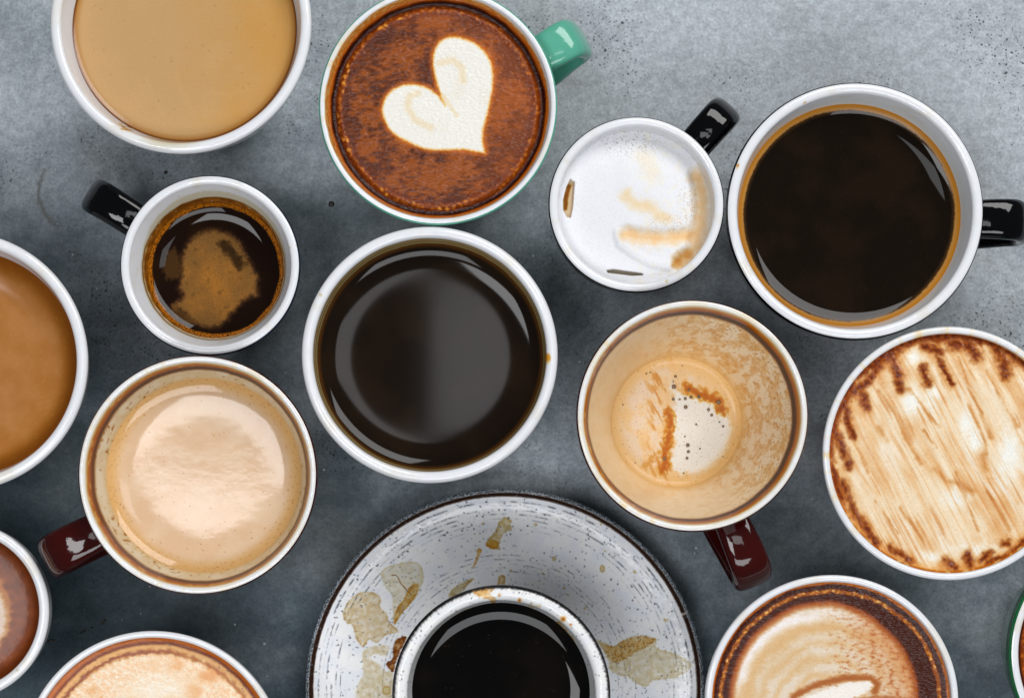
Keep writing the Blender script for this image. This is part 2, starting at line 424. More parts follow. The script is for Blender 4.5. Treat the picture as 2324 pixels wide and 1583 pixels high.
    # an old brown cup ring and an olive smear
    def ring(cx, cy, r, wd, strength, ang_c):
        s1 = N(t, 'ShaderNodeVectorMath', operation='SUBTRACT'); s1.inputs[1].default_value = (cx, cy, 0); t.links.new(wob.outputs[0], s1.inputs[0])
        ln = N(t, 'ShaderNodeVectorMath', operation='LENGTH'); t.links.new(s1.outputs[0], ln.inputs[0])
        dd = mathn('ABSOLUTE', mathn('SUBTRACT', ln.outputs['Value'], r))
        dt = N(t, 'ShaderNodeVectorMath', operation='DOT_PRODUCT'); dt.inputs[1].default_value = (cos(ang_c) / r, sin(ang_c) / r, 0); t.links.new(s1.outputs[0], dt.inputs[0])
        return mathn('MULTIPLY', mathn('MULTIPLY', ramp(dd, wd, 0.0), ramp(dt.outputs['Value'], 0.45, 0.9)), strength)
    cx, cy = world(178, 432, 0)
    c = mixc(ring(cx, cy, 0.0150, 0.0016, 0.6, radians(190)), c, (0.085, 0.062, 0.032))
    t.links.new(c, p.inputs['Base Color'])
    t.links.new(ramp(mid, 0.3, 0.7, 0.5, 0.72), p.inputs['Roughness'])
    p.inputs['Specular IOR Level'].default_value = 0.35
    hgt = mathn('SUBTRACT', mathn('ADD', mathn('MULTIPLY', g1, 0.25), mathn('MULTIPLY', g2, 0.5)), mathn('MULTIPLY', pits, 0.7))
    b = N(t, 'ShaderNodeBump'); b.inputs['Strength'].default_value = 0.8; b.inputs['Distance'].default_value = 0.0005
    t.links.new(hgt, b.inputs['Height']); t.links.new(b.outputs[0], p.inputs['Normal'])
    return m
def slab():
    import bmesh
    bm = bmesh.new(); bmesh.ops.create_cube(bm, size=1)
    for v in bm.verts: v.co = (v.co.x * 1.5 + 0.02, v.co.y * 1.2 + 0.05, v.co.z * 0.04 - 0.02)
    bmesh.ops.bevel(bm, geom=bm.edges[:], offset=0.004, segments=3, affect='EDGES')
    me = bpy.data.meshes.new('tabletop'); bm.to_mesh(me); bm.free()
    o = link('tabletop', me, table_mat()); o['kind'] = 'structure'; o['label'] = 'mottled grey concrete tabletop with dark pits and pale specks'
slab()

# ================================================================= the cups
G_WHITE = 'white cups and bowls of coffee'
G_MAROON = 'maroon mugs with white insides'
G_BLACK = 'black cups with white insides'
G_GREEN = 'green cups with white insides'
def noisy_edge(th, seed, amp): return amp * fbm(np.cos(th) * 4, np.sin(th) * 4, seed, 5)

# ---- A: big bowl of milky coffee, top left
def lin_A(q, rgb, rough, px, py, z, th):
    e = smooth(0.0016, 0.0, z - q.zl + 0.0003 * fbm(th * 9, z * 0, 3))
    rgb = mix(rgb, K(120, 72, 28), e * 0.85 * smooth(0.2, -0.6, np.cos(th - radians(-10)) - 0.3) + e * 0.25)
    s = smooth(16, 2, np.hypot((px - 290) / 1.6, (py - 286) / 1.0)) * smooth(-.15, .25, fbm(px / 7, py / 5, 5))
    rgb = mix(rgb, K(130, 62, 14), s)
    s = smooth(60, 10, np.hypot((px - 385) / 1.5, (py - 318) * 2.2)); rgb = mix(rgb, K(196, 186, 160), s * 0.8)
    return rgb, rough
A = make_cup('coffee_bowl', 'large white bowl of smooth light tan milky coffee cut by the top edge', 'bowl', (409, 50), 297, 0.070, 252, 0.011, 0.56, 0.0040, M_white, lining=lin_A, group=G_WHITE)
def drink_A(px, py, r, th):
    n = fbm(px / 120, py / 120, 11, 4)
    c = mix(base_rgb(px, K(184, 148, 104)), K(186, 140, 80), smooth(-0.6, 0.9, 0.4 * n + (px - 500) / 200))
    c = mix(c, K(192, 154, 108), smooth(0.0, 0.6, fbm(px / 90, py / 110, 13)) * 0.3)
    for pts in ([(470, 210), (520, 217), (560, 200)], [(400, 160), (412, 210), (440, 260)], [(330, 180), (350, 220), (372, 262)]):
        c = mix(c, K(210, 178, 136), smooth(9, 1, seg_dist(px, py, pts) + 4 * fbm(px / 9, py / 9, 14)) * 0.09)
    c = c * (1 + 0.03 * fbm(px / 5, py / 5, 415, 3))[:, None]
    d, hh = cellular(px / 22, py / 22, 416); c = mix(c, K(150, 108, 60), smooth(0.1, 0.04, d) * (hh > 0.85) * 0.6)
    c = mix(c, K(150, 100, 50), smooth(0.93, 1.0, r) * 0.7); c = mix(c, K(96, 52, 16), smooth(0.985, 1.004, r) * 0.8)
    return c, np.full(len(px), 0.16)
make_drink(A, drink_A, M_milky, segs=360, rings=100, men=0.0016, lam=0.002)

# ---- B: green cup with the foam heart
def lin_B(q, rgb, rough, px, py, z, th):
    w_ = 0.0029 + 0.0011 * np.cos(th - radians(165)) + 0.0008 * fbm(th * 5, z * 0 + 1, 21, 4)
    e = smooth(0.0009, -0.0006, z - (q.zl + w_))
    n = smooth(-0.4, 0.5, fbm(th * 30, z * 900, 22, 4))
    rgb = mix(rgb, mix(base_rgb(px, K(196, 112, 40)), K(222, 168, 104), n), e * 0.95)
    rgb = mix(rgb, K(170, 86, 24), smooth(0.0016, 0.0, z - q.zl) * 0.8)
    return rgb, rough
B = make_cup('latte_cup', 'green cup of brown latte topped with a big white foam heart', 'cup', (994, 239), 271, 0.068, 246, 0.0050, 0.58, 0.0024, M_green, lining=lin_B, group=G_GREEN, edge=60)
make_handle(B, (1334, 70), 0.0146, M_green)
Z2 = lambda l: [(690.25 + .3409 * a, .3409 * b) for a, b in l]
HEART = [tuple(p) for p in catmull(Z2([(940, 705), (905, 610), (872, 490), (862, 390), (885, 310), (930, 265), (990, 250), (1060, 262), (1140, 295), (1200, 350), (1240, 420), (1254, 500), (1250, 580), (1234, 680), (1208, 790), (1186, 880), (1186, 950)]) , 3)] + \
        [tuple(p) for p in catmull(Z2([(1200, 1015), (1130, 1004), (1060, 992), (960, 995), (860, 995), (780, 980), (700, 945), (640, 915), (580, 870), (545, 810), (525, 750), (530, 690), (560, 630), (610, 590), (680, 567), (760, 570), (830, 595), (890, 640)]), 3)]
def drink_B(px, py, r, th):
    n = fbm(px / 22, py / 9, 23, 5); n2 = fbm(px / 90, py / 90, 24, 3)
    c = mix(base_rgb(px, K(74, 31, 8)), K(136, 68, 19), smooth(-0.5, 0.5, n * 0.7 + n2))
    c = mix(c, K(160, 80, 26), smooth(0, 260, px - py * 0.3 - 850) * 0.5)
    rr = r + noisy_edge(th, 25, 0.012)
    c = mix(c, K(86, 32, 8), smooth(0.82, 0.90, rr) * 0.7)
    rs = rr + 0.012 * fbm(th * 5, rr * 0, 326, 3); d1, h1 = cellular(px / 12, py / 12, 26)
    d1 = d1 + 0.25 * fbm(px / 6, py / 6, 328, 3); spot = smooth(0.50, 0.2, d1) * (h1 > 0.55) * smooth(-0.5, 0.3, fbm(th * 2.2, rr * 0, 329, 2)) * smooth(0.875, 0.895, rr) * smooth(0.95, 0.925, rr) * (1 - 0.7 * smooth(0.1, 0.5, np.cos(th - radians(35))))
    rn = rr + 0.022 * fbm(px / 20, py / 20, 330, 3); blot = smooth(0.0, 0.45, fbm(px / 9, py / 9, 331, 4)) * smooth(0.86, 0.895, rn) * smooth(0.95, 0.92, rn); c = mix(c, K(206, 132, 56), blot * 0.75)
    c = mix(c, K(222, 166, 92), np.clip(spot * 1.1, 0, 1))
    c = mix(c, K(180, 96, 28), smooth(0.87, 0.90, rr) * smooth(0.945, 0.92, rr) * 0.35)
    c = mix(c, K(44, 14, 5), smooth(0.945, 0.96, rr) * smooth(1.0, 0.972, rr))
    c = mix(c, K(168, 84, 22), smooth(0.978, 1.0, rr))
    sd = poly_sdf(px, py, HEART) + 1.6 * fbm(px / 8, py / 8, 27, 4)
    c = mix(c, K(190, 100, 28), smooth(16, 2, sd) * 0.85)
    c = mix(c, K(228, 178, 106), smooth(4, 0, sd) * 0.8)
    inner = mix(base_rgb(px, K(226, 224, 217)), K(222, 212, 194), smooth(0.1, 0.9, fbm(px / 60, py / 60, 28)) * 0.4)
    for pts, wd in ((Z2([(760, 620), (700, 640), (690, 720), (740, 800), (840, 850)]), 13), (Z2([(900, 420), (990, 400), (1050, 450), (1060, 540)]), 13), (Z2([(930, 640), (980, 720), (1020, 770)]), 8)):
        inner = mix(inner, K(222, 200, 160), smooth(wd, 1, seg_dist(px, py, pts) + 2 * fbm(px / 10, py / 10, 29)) * 0.55)
    hm = smooth(4.0, -4.5, sd + 1.2 * fbm(px / 4, py / 4, 427, 3))
    c = mix(c, inner, hm)
    rough = 0.19 + 0.28 * hm
    return c, rough
make_drink(B, drink_B, M_froth, segs=480, rings=150, men=0.0012, lam=0.002, label='brown latte with a white foam heart',
           relief=lambda px, py, r, th: -0.0016 * smooth(0.90, 0.955, r) * smooth(1.0, 0.97, r) + 0.00016 * fbm(px / 9, py / 5, 30, 3))

# ---- C: white cup of black coffee, centre
def stain_rings(q, rgb, px, z, th, cols, seed):
    for dz, wd, colr, st in cols:
        wob = 0.00045 * fbm(np.cos(th) * 5, np.sin(th) * 5, seed, 5) + 0.0001 * fbm(th * 60, z * 0, seed + 3, 3)
        e = np.exp(-((z - q.zl - dz + wob) / wd) ** 2)
        rgb = mix(rgb, colr, np.clip(e * st, 0, 1))
    return rgb
def lin_C(q, rgb, rough, px, py, z, th):
    e = smooth(0.0105, 0.0060, z - q.zl + 0.0014 * fbm(np.cos(th) * 6, np.sin(th) * 6, 41, 5))
    rgb = mix(rgb, K(176, 158, 116), e * 0.85)
    rgb = stain_rings(q, rgb, px, z, th, [(0.0088, 0.0007, K(120, 84, 34), 0.7), (0.0066, 0.0006, K(112, 74, 24), 0.75), (0.0024, 0.0018, K(64, 38, 10), 0.9)], 42)
    s = smooth(9, 5, np.hypot(px - 1243, (py - 812) / 1.4)); rgb = mix(rgb, K(206, 146, 56), s)
    s = smooth(6, 2, np.hypot((px - 727) / 1.4, py - 669)); rgb = mix(rgb, K(190, 176, 140), s * .7)
    return rgb, rough
C_ = make_cup('coffee_cup', 'round white cup of black coffee in the middle with brown rings inside', 'cup', (975, 804), 291.5, 0.068, 250, 0.012, 0.6, 0.0042, M_white, lining=lin_C, group=G_WHITE)
def drink_black(px, py, r, th, base=(22, 15, 10), seed=45):
    n = fbm(px / 130, py / 130, seed, 3)
    c = mix(base_rgb(px, K(*base)), K(base[0] + 7, base[1] + 5, base[2] + 2), smooth(-0.3, 0.5, n))
    return c
def drink_C(px, py, r, th):
    c = drink_black(px, py, r, th); c = mix(c, K(70, 40, 14), smooth(0.975, 1.01, r))
    return c, np.full(len(px), 0.07)
make_drink(C_, drink_C, M_coffee, segs=240, rings=110, men=0.0032, lam=0.0038)

# ---- E: espresso cup with black handle
def lin_E(q, rgb, rough, px, py, z, th):
    h_ = 0.0070 + 0.0035 * smooth(-0.2, 1, np.cos(th - radians(80))) + 0.0006 * fbm(th * 6, z * 0, 51, 4)
    e = smooth(0.0012, -0.0006, z - q.zl - h_)
    rgb = mix(rgb, K(196, 186, 158), e * 0.75)
    h2 = 0.0046 + 0.0012 * np.cos(th - radians(110)) + 0.0007 * fbm(th * 7, z * 0, 52, 4)
    e2 = smooth(0.0008, -0.0002, z - q.zl - h2); n = smooth(-0.3, 0.4, fbm(th * 9, z * 300, 53, 3))
    rgb = mix(rgb, mix(base_rgb(px, K(116, 66, 18)), K(150, 90, 30), n), e2)
    rgb = stain_rings(q, rgb, px, z, th, [(0.0062, 0.0005, K(84, 42, 8), 0.6)], 54)
    rgb = mix(rgb, K(150, 86, 22), smooth(0.0022, 0.0008, z - q.zl)); d, hh = cellular(th * 42, z * 1900, 55)
    rgb = mix(rgb, K(40, 16, 4), smooth(0.32, 0.16, d) * (hh > 0.45) * smooth(0.0030, 0.0018, z - q.zl))
    d, hh = cellular(th * 6, z * 260, 56); rgb = mix(rgb, K(200, 180, 140), smooth(0.08, 0.03, d) * (hh > 0.6))
    return rgb, rough
E_ = make_cup('espresso_cup', 'small espresso cup with black handle, tan crema patch floating on dark coffee', 'cup', (476, 601), 205, 0.060, 147, 0.0165, 0.55, 0.0036, M_blue, lining=lin_E, group=G_BLACK, bulge=0.5, edge=45)
make_handle(E_, (186, 426), 0.0130, M_black)
Z3 = lambda l: [(156.9 + .2972 * a, 364 + .2972 * b) for a, b in l]
CREMA = [tuple(p) for p in catmull(Z3([(1010, 540), (930, 590), (880, 660), (850, 770), (845, 900), (830, 980), (860, 1030), (800, 1090), (780, 1130), (860, 1150), (900, 1200), (980, 1260), (1100, 1285), (1190, 1240), (1260, 1160), (1360, 1060), (1450, 1040), (1440, 960), (1450, 890), (1400, 790), (1350, 700), (1310, 620), (1240, 560), (1150, 530), (1080, 520)]), 4, True)]
def drink_E(px, py, r, th):
    c = drink_black(px, py, r, th, (22, 11, 5), 57)
    n = fbm(px / 16, py / 16, 58, 5); n2 = fbm(px / 45, py / 45, 59, 3)
    sd = poly_sdf(px, py, CREMA) + 5 * fbm(px / 12, py / 12, 60, 5)
    cr = mix(base_rgb(px, K(116, 82, 44)), K(150, 100, 46), smooth(-0.9, 0.8, 0.6 * n2 - (np.hypot(px - 490, py - 650) - 45) / 90))
    cr = cr * (1 + 0.30 * fbm(px / 3.5, py / 3.5, 61, 3))[:, None]
    dk = smooth(18, 3, seg_dist(px, py, Z3([(1180, 640), (1250, 720), (1310, 800)])) + 10 * n)
    cr = mix(cr, K(40, 26, 12), dk * 0.8); cr = mix(cr, K(84, 60, 30), smooth(0.25, 0.7, n) * 0.45)
    c = mix(c, cr, smooth(9, -12, sd + 3 * fbm(px / 5, py / 5, 560, 3)) * 0.96)
    sd2 = poly_sdf(px, py, Z3([(740, 700), (810, 650), (850, 760), (840, 900), (740, 920), (710, 820)])) + 8 * fbm(px / 9, py / 9, 62, 5)
    c = mix(c, K(86, 60, 30), smooth(6, -8, sd2) * 0.7)
    sd3 = poly_sdf(px, py, Z3([(780, 1080), (870, 1140), (980, 1240), (900, 1260), (800, 1180)])) + 8 * fbm(px / 9, py / 9, 63, 5)
    c = mix(c, K(98, 68, 32), smooth(4, -4, sd3) * 0.7)
    rr = r + noisy_edge(th, 64, 0.02)
    c = mix(c, K(150, 88, 24), smooth(0.965, 0.99, rr))
    d, hh = cellular(px / 4.2, py / 4.2, 65); c = mix(c, K(30, 12, 3), smooth(0.4, 0.2, d) * (hh > .4) * smooth(0.95, 0.97, rr))
    return c, np.full(len(px), 0.04)
make_drink(E_, drink_E, M_coffee, segs=400, rings=130, men=0.0028, lam=0.0030, label='dark espresso with a tan crema patch')

# ---- maroon mugs: stained lining
def mug_ring(q, rgb, z, th, dz, seed, side):
    """dark drinking line under the rim"""
    zl = q.h - dz + 0.0006 * fbm(np.cos(th) * 3, np.sin(th) * 3, seed, 4)
    a = np.exp(-(np.abs(z - zl) / 0.0024) ** 3); rgb = mix(rgb, K(160, 78, 10), np.clip(a, 0, 1) * 0.95)
    b = np.exp(-((z - zl + 0.0016) / 0.0012) ** 2) * (0.68 + 0.32 * np.cos(th - side)); rgb = mix(rgb, K(46, 16, 5), np.clip(b * 1.45, 0, 1))
    return rgb, zl
def lin_F(q, rgb, rough, px, py, z, th):
    below = smooth(0.0004, -0.0008, z - (q.h - 0.0044))
    n = fbm(th * 7, z * 160, 71, 4)
    rgb = mix(rgb, mix(base_rgb(px, K(220, 208, 184)), K(212, 194, 160), smooth(-0.3, 0.4, n)), below)
    rgb = mix(rgb, K(212, 180, 128), smooth(0.007, 0.0, z - q.zl) * 0.9)
    rgb = mix(rgb, K(150, 92, 36), smooth(0.42, 0.62, fbm(th * 16, z * 520, 72, 4) + 0.25 * fbm(th * 2, z * 60, 73, 2)) * below * 0.9)
    rgb, _ = mug_ring(q, rgb, z, th, 0.0042, 74, radians(20))
    s = smooth(0.1, 0.5, fbm(th * 10, z * 500, 75, 4)) * (1 - below); rgb = mix(rgb, K(222, 206, 178), s * 0.5)
    return rgb, rough + 0.1 * below
Fm = make_cup('coffee_mug', 'maroon mug holding pinkish tan milky coffee, handle pointing down left', 'mug', (448, 1077), 272, 0.076, 214, 0.018, 0.56, 0.0027, M_maroon, lining=lin_F, lin_segs=480, group=G_MAROON, bulge=0.48, edge=55)
make_handle(Fm, (88, 1278), 0.0146, M_maroon, flare=1.1)
def drink_F(px, py, r, th):
    n = fbm(px / 70, py / 70, 76, 4)
    c = mix(base_rgb(px, K(206, 174, 142)), K(210, 182, 152), smooth(-0.3, 0.4, n))
    c = mix(c, K(204, 160, 104), smooth(0.86, 1.0, r) * 0.9)
    d, hh = cellular(px / 13, py / 13, 77); c = mix(c, K(150, 84, 30), smooth(0.12, 0.05, d) * (hh > 0.9) * 0.8)
    d, hh = cellular(px / 5.5, py / 5.5, 78); c = mix(c, K(150, 100, 60), smooth(0.24, 0.1, d) * (hh > 0.6) * (0.08 + 0.6 * smooth(0.86, 0.95, r)) * 0.8)
    return c, 0.09 + 0.02 * n
make_drink(Fm, drink_F, M_milky, segs=400, rings=110, men=0.0032, lam=0.0042, relief=lambda px, py, r, th: 0.000009 * fbm(px / 46, py / 34, 79, 2) + 0.0000026 * fbm(px / 11, py / 7, 80, 2) * smooth(1, 0.9, r))

def lin_L(q, rgb, rough, px, py, z, th):
    below = smooth(0.0004, -0.0006, z - (q.h - 0.0042))
    n = fbm(th * 5, z * 110, 81, 4)
    f = smooth(-0.2, 0.7, np.cos(th - radians(20)) + 0.4 * n)                  # mottled side
    # drained froth: pale islands stretched down the wall
    u = th * 17 + 0.9 * fbm(th * 8, z * 260, 82, 3); v = z * 430 + 0.9 * fbm(th * 9, z * 300, 83, 3)
    isl = smooth(0.04, 0.16, fbm(u * 0.42, v * 0.30, 84, 3) + 0.04)
    tan = mix(base_rgb(px, K(222, 192, 144)), K(208, 162, 98), smooth(-0.3, 0.5, fbm(th * 12, z * 500, 85, 4)))
    pale = K(230, 214, 186)
    wall = mix(tan, pale, isl * (0.45 + 0.55 * f))
    wall = mix(wall, K(226, 206, 174), (1 - f) * 0.7)
    wall = mix(wall, K(150, 88, 34), smooth(0.25, 0.6, fbm(th * 34, z * 1500, 86, 4)) * f * smooth(q.zl + 0.008, q.h - 0.006, z) * 0.75)
    wall = mix(wall, K(222, 184, 124), smooth(0.010, 0.0, z - q.zl) * 0.8)
    rgb = mix(rgb, wall, below)
    rgb, _ = mug_ring(q, rgb, z, th, 0.0040, 87, radians(25))
    s = smooth(0.15, 0.5, fbm(th * 10, z * 500, 88, 4)) * (1 - below) * smooth(0.2, -0.6, np.cos(th)); rgb = mix(rgb, K(224, 196, 150), s * 0.6)
    return rgb, rough + 0.22 * below
L_ = make_cup('coffee_mug', 'maroon mug almost drained, froth streaks on its walls and bubbles at the bottom', 'mug', (1572, 943), 264, 0.084, 140, 0.050, 0.56, 0.0027, M_maroon, lining=lin_L, lin_segs=640, group=G_MAROON, bulge=0.48, edge=55)
make_handle(L_, (1722, 1334), 0.0132, M_maroon, flare=1.12)
def drink_L(px, py, r, th):
    n = fbm(px / 40, py / 40, 91, 4)
    c = mix(base_rgb(px, K(228, 196, 148)), K(226, 206, 182), smooth(-0.3, 0.3, n + (1500 - px) / 260))
    a = (px - 1500) * 0.45 + (py - 960) * 0.9; b = (px - 1500) * 0.9 - (py - 960) * 0.45
    st = fbm(a / 60, b / 13, 92, 5)
    c = mix(c, K(206, 148, 78), smooth(0.05, 0.45, st) * smooth(1450, 1490, px) * smooth(1550, 1520, px))
    wsd = poly_sdf(px, py, [(1520, 870), (1555, 900), (1600, 900), (1650, 930), (1664, 985), (1640, 1040), (1600, 1070), (1540, 1075), (1515, 1050), (1535, 1010), (1522, 960), (1530, 910)]) + 9 * fbm(px / 14, py / 14, 93, 4)
    c = mix(c, K(238, 234, 228), smooth(7, -7, wsd))
    bsd = seg_dist(px, py, [(1560, 880), (1590, 895), (1625, 905), (1640, 930)]) + 12 * fbm(px / 12, py / 12, 94, 4)
    c = mix(c, K(178, 96, 22), smooth(19, 0, bsd) * 0.95)
    bsd = seg_dist(px, py, [(1518, 935), (1522, 965), (1516, 1000), (1508, 1025), (1512, 1050), (1502, 1065)]) + 10 * fbm(px / 8, py / 10, 95, 4)
    c = mix(c, K(180, 96, 22), smooth(17, 0, bsd) * 0.95)
    bsd = seg_dist(px, py, [(1485, 1035), (1462, 1060)]) + 10 * fbm(px / 8, py / 6, 96, 4); c = mix(c, K(200, 140, 66), smooth(12, 2, bsd) * 0.7)
    c = mix(c, K(224, 184, 122), smooth(0.8, 1.0, r) * 0.7)
    d, hh = cellular(px / 7.5, py / 7.5, 97); c = mix(c, K(140, 90, 46), smooth(0.14, 0.05, d) * (hh > 0.75) * 0.7)
    return c, np.full(len(px), 0.3)
DL = make_drink(L_, drink_L, M_crema, name='froth', segs=320, rings=100, men=0.0018, lam=0.002, label='last of the froth with brown streaks and bubbles')
import bmesh
bmb = bmesh.new(); bmesh.ops.create_uvsphere(bmb, u_segments=14, v_segments=8, radius=1.0)
ME_BUB = bpy.data.meshes.new('bubble'); bmb.to_mesh(ME_BUB); bmb.free(); ME_BUB.materials.append(M_bubble)
for pl in ME_BUB.polygons: pl.use_smooth = True
for bx, by, br in [(570, 452, 8), (562, 505, 13), (559, 478, 5), (638, 522, 8), (559, 569, 9), (592, 569, 6), (620, 566, 9), (650, 558, 9), (690, 557, 10), (790, 584, 13), (622, 609, 11), (739, 622, 9), (755, 650, 8), (795, 685, 5), (814, 707, 7), (676, 697, 6), (633, 803, 11), (636, 836, 9), (629, 869, 8), (618, 759, 5), (513, 872, 9), (813, 862, 6), (430, 978, 10), (363, 894, 6), (372, 948, 6), (421, 438, 6), (440, 432, 5), (301, 597, 5), (694, 998, 5), (890, 635, 5), (890, 770, 5), (612, 945, 5), (695, 821, 5), (605, 397, 5)]:
    zz = L_.zl + 0.0002; x, y = world(1280 + .4439 * bx, 653 + .4439 * by, zz)
    r_ = br * .4439 * mpp(zz) * 0.95
    o = bpy.data.objects.new('bubble', ME_BUB); COL.objects.link(o); o.parent = DL
    o.location = (x - L_.x, y - L_.y, zz); o.scale = (r_, r_, r_ * 0.75)

# ---- K: white bowl of caramel coloured coffee, left edge
def lin_K(q, rgb, rough, px, py, z, th):
    rgb = mix(rgb, K(190, 178, 150), smooth(0.004, 0.0, z - q.zl) * 0.6); rgb = mix(rgb, K(130, 76, 20), smooth(0.0012, 0.0, z - q.zl))
    return rgb, rough
Kc = make_cup('coffee_bowl', 'white bowl of glossy caramel brown coffee cut by the left edge', 'bowl', (-97.6, 819), 295, 0.070, 250, 0.013, 0.6, 0.0042, M_white, lining=lin_K, group=G_WHITE)
def drink_K(px, py, r, th):
    n = fbm(px / 60, py / 60, 101, 4)
    c = mix(base_rgb(px, K(156, 102, 52)), K(164, 112, 64), smooth(-0.6, 0.6, n)); c = mix(c, K(112, 60, 12), smooth(0.82, 1.0, r) * 0.85)
    d, hh = cellular(px / 6, py / 4, 102); c = mix(c, K(206, 150, 84), smooth(0.25, 0.1, d) * (hh > .75) * 0.25)
    return c, np.full(len(px), 0.10)
make_drink(Kc, drink_K, M_milky, segs=240, rings=110, men=0.0036, lam=0.0046)

# ---- H: small cup of white milk foam with black handle
def lin_H(q, rgb, rough, px, py, z, th):
    n = smooth(0.0, 0.5, fbm(th * 8, z * 700, 111, 4)) * smooth(-0.2, 0.5, np.cos(th - radians(-8)))
    rgb = mix(rgb, K(214, 208, 192), n * smooth(0.009, 0.002, z - q.zl) * 0.8)
    s = smooth(5, 2, np.hypot(px - 1513, (py - 638) / 1.1)); rgb = mix(rgb, K(208, 192, 150), s)
    return rgb, rough
Hc = make_cup('foam_cup', 'small white cup full of frothy white milk foam, its black handle pointing up right', 'cup', (1445, 463), 200, 0.066, 174, 0.0085, 0.56, 0.0036, M_black, lining=lin_H, group=G_BLACK, bulge=0.48, edge=42)
make_handle(Hc, (1668, 228), 0.0124, M_black)
Z5 = lambda l: [(1211 + .3171 * a, 194.5 + .3171 * b) for a, b in l]
SLIT1 = Z5([(262, 668), (232, 730), (210, 820), (212, 890), (240, 940), (265, 945), (280, 880), (288, 770), (295, 690)])
SLIT2 = Z5([(520, 1320), (570, 1312), (680, 1328), (780, 1342), (785, 1356), (700, 1360), (590, 1345), (530, 1338)])
TROUGH = Z5([(1170, 640), (1200, 760), (1205, 900), (1190, 1050), (1150, 1170), (1060, 1260)])
ARM = Z5([(660, 1060), (760, 1080), (900, 1090), (1050, 1080), (1120, 1060)])
LIP = Z5([(600, 1060), (620, 1140), (720, 1210), (840, 1270), (960, 1290)])
def drink_H(px, py, r, th):
    n = fbm(px / 18, py / 18, 112, 5)
    c = base_rgb(px, K(221, 222, 226)); c = mix(c, K(226, 220, 208), smooth(0.0, 0.5, n) * smooth(1400, 1470, px) * 0.6)
    for pts, wd, st, col in ((TROUGH, 18, 0.7, K(206, 160, 106)), (ARM, 18, 0.75, K(224, 174, 116)), (Z5([(660, 780), (730, 850), (830, 860), (890, 920), (940, 950)]), 16, 0.6, K(226, 188, 134)),
                             (Z5([(780, 500), (830, 580), (850, 640)]), 22, 0.4, K(228, 208, 170)), (Z5([(1040, 1250), (1100, 1200)]), 14, 0.9, K(186, 126, 62))):
        d = seg_dist(px, py, pts) + 8 * fbm(px / 22, py / 22, 113, 4); c = mix(c, col, smooth(wd * 1.6, -5, d + 4 * n) * st)
    cx, cy = Z5([(700, 400)])[0]; g = smooth(60, 8, np.hypot((px - cx) / 1.6, (py - cy) * 1.1))
    d, hh = cellular(px / 3.4, py / 3.4, 114); c = mix(c, K(128, 122, 116), smooth(0.42, 0.2, d) * (hh > 0.72) * g * 0.85)
    g2 = smooth(36, 6, seg_dist(px, py, Z5([(1100, 760), (1130, 900), (1060, 1000), (900, 1000)])))
    d, hh = cellular(px / 3.8, py / 3.8, 115); c = mix(c, K(176, 150, 118), smooth(0.4, 0.25, np.abs(d - 0.28) * 3) * (hh > 0.6) * g2 * 0.5)
    d, hh = cellular(px / 2.6, py / 2.6, 116); c = mix(c, K(190, 186, 182), smooth(0.3, 0.1, d) * (hh > 0.8) * 0.6)
    s1 = poly_sdf(px, py, SLIT1) + 0.8 * fbm(px / 5, py / 5, 117); c = mix(c, mix(base_rgb(px, K(190, 170, 142)), K(116, 66, 18), smooth(7, 1, seg_dist(px, py, Z5([(255, 720), (232, 800), (228, 880)])) + 2 * n)), smooth(1.0, -1.0, s1))
    s2 = poly_sdf(px, py, SLIT2) + 0.8 * fbm(px / 5, py / 5, 118); c = mix(c, K(150, 140, 124), smooth(1.0, -1.0, s2))
    return c, np.full(len(px), 0.42)
def relief_H(px, py, r, th):
    z = 0.0024 * smooth(1.05, 0.2, r) + 0.0003 * fbm(px / 70, py / 70, 119, 2) + 0.00004 * fbm(px / 7, py / 7, 120, 3)
    z = z - 0.0034 * smooth(30, 4, seg_dist(px, py, TROUGH)) - 0.0015 * smooth(26, 3, seg_dist(px, py, ARM)) + 0.0008 * smooth(16, 2, seg_dist(px, py, LIP))
    z = z - 0.0022 * smooth(1.0, -3.0, poly_sdf(px, py, SLIT1)) - 0.0020 * smooth(1.0, -3.0, poly_sdf(px, py, SLIT2))
    return z
make_drink(Hc, drink_H, M_foam, name='milk_foam', segs=420, rings=140, men=0.0, relief=relief_H, label='white milk foam with tan streaks and two gaps at its edge', fill=0.0012)

# ---- J: big black mug of black coffee, right
def lin_J(q, rgb, rough, px, py, z, th):
    rgb = mix(rgb, K(206, 208, 204), smooth(0.010, 0.004, z - q.zl) * 0.6)
    e = smooth(0.0030, 0.0018, z - q.zl + 0.0004 * fbm(th * 7, z * 0, 121, 4)); rgb = mix(rgb, K(176, 118, 46), e)
    for sx, sy, a in ((1674, 377, 5), (1718, 559, 3), (1828, 233, 3), (2083, 196, 2.5), (1735, 657, 2.5)):
        rgb = mix(rgb, K(190, 126, 48), smooth(a, a * 0.5, np.hypot(px - sx, py - sy)))
    return rgb, rough
J = make_cup('coffee_mug', 'big black mug full of black coffee ringed by a thin tan line', 'mug', (1942, 478), 293, 0.068, 247, 0.013, 0.62, 0.0042, M_black, lining=lin_J, group=G_BLACK, bulge=0.5, edge=45)
make_handle(J, (2352, 503), 0.0146, M_black)
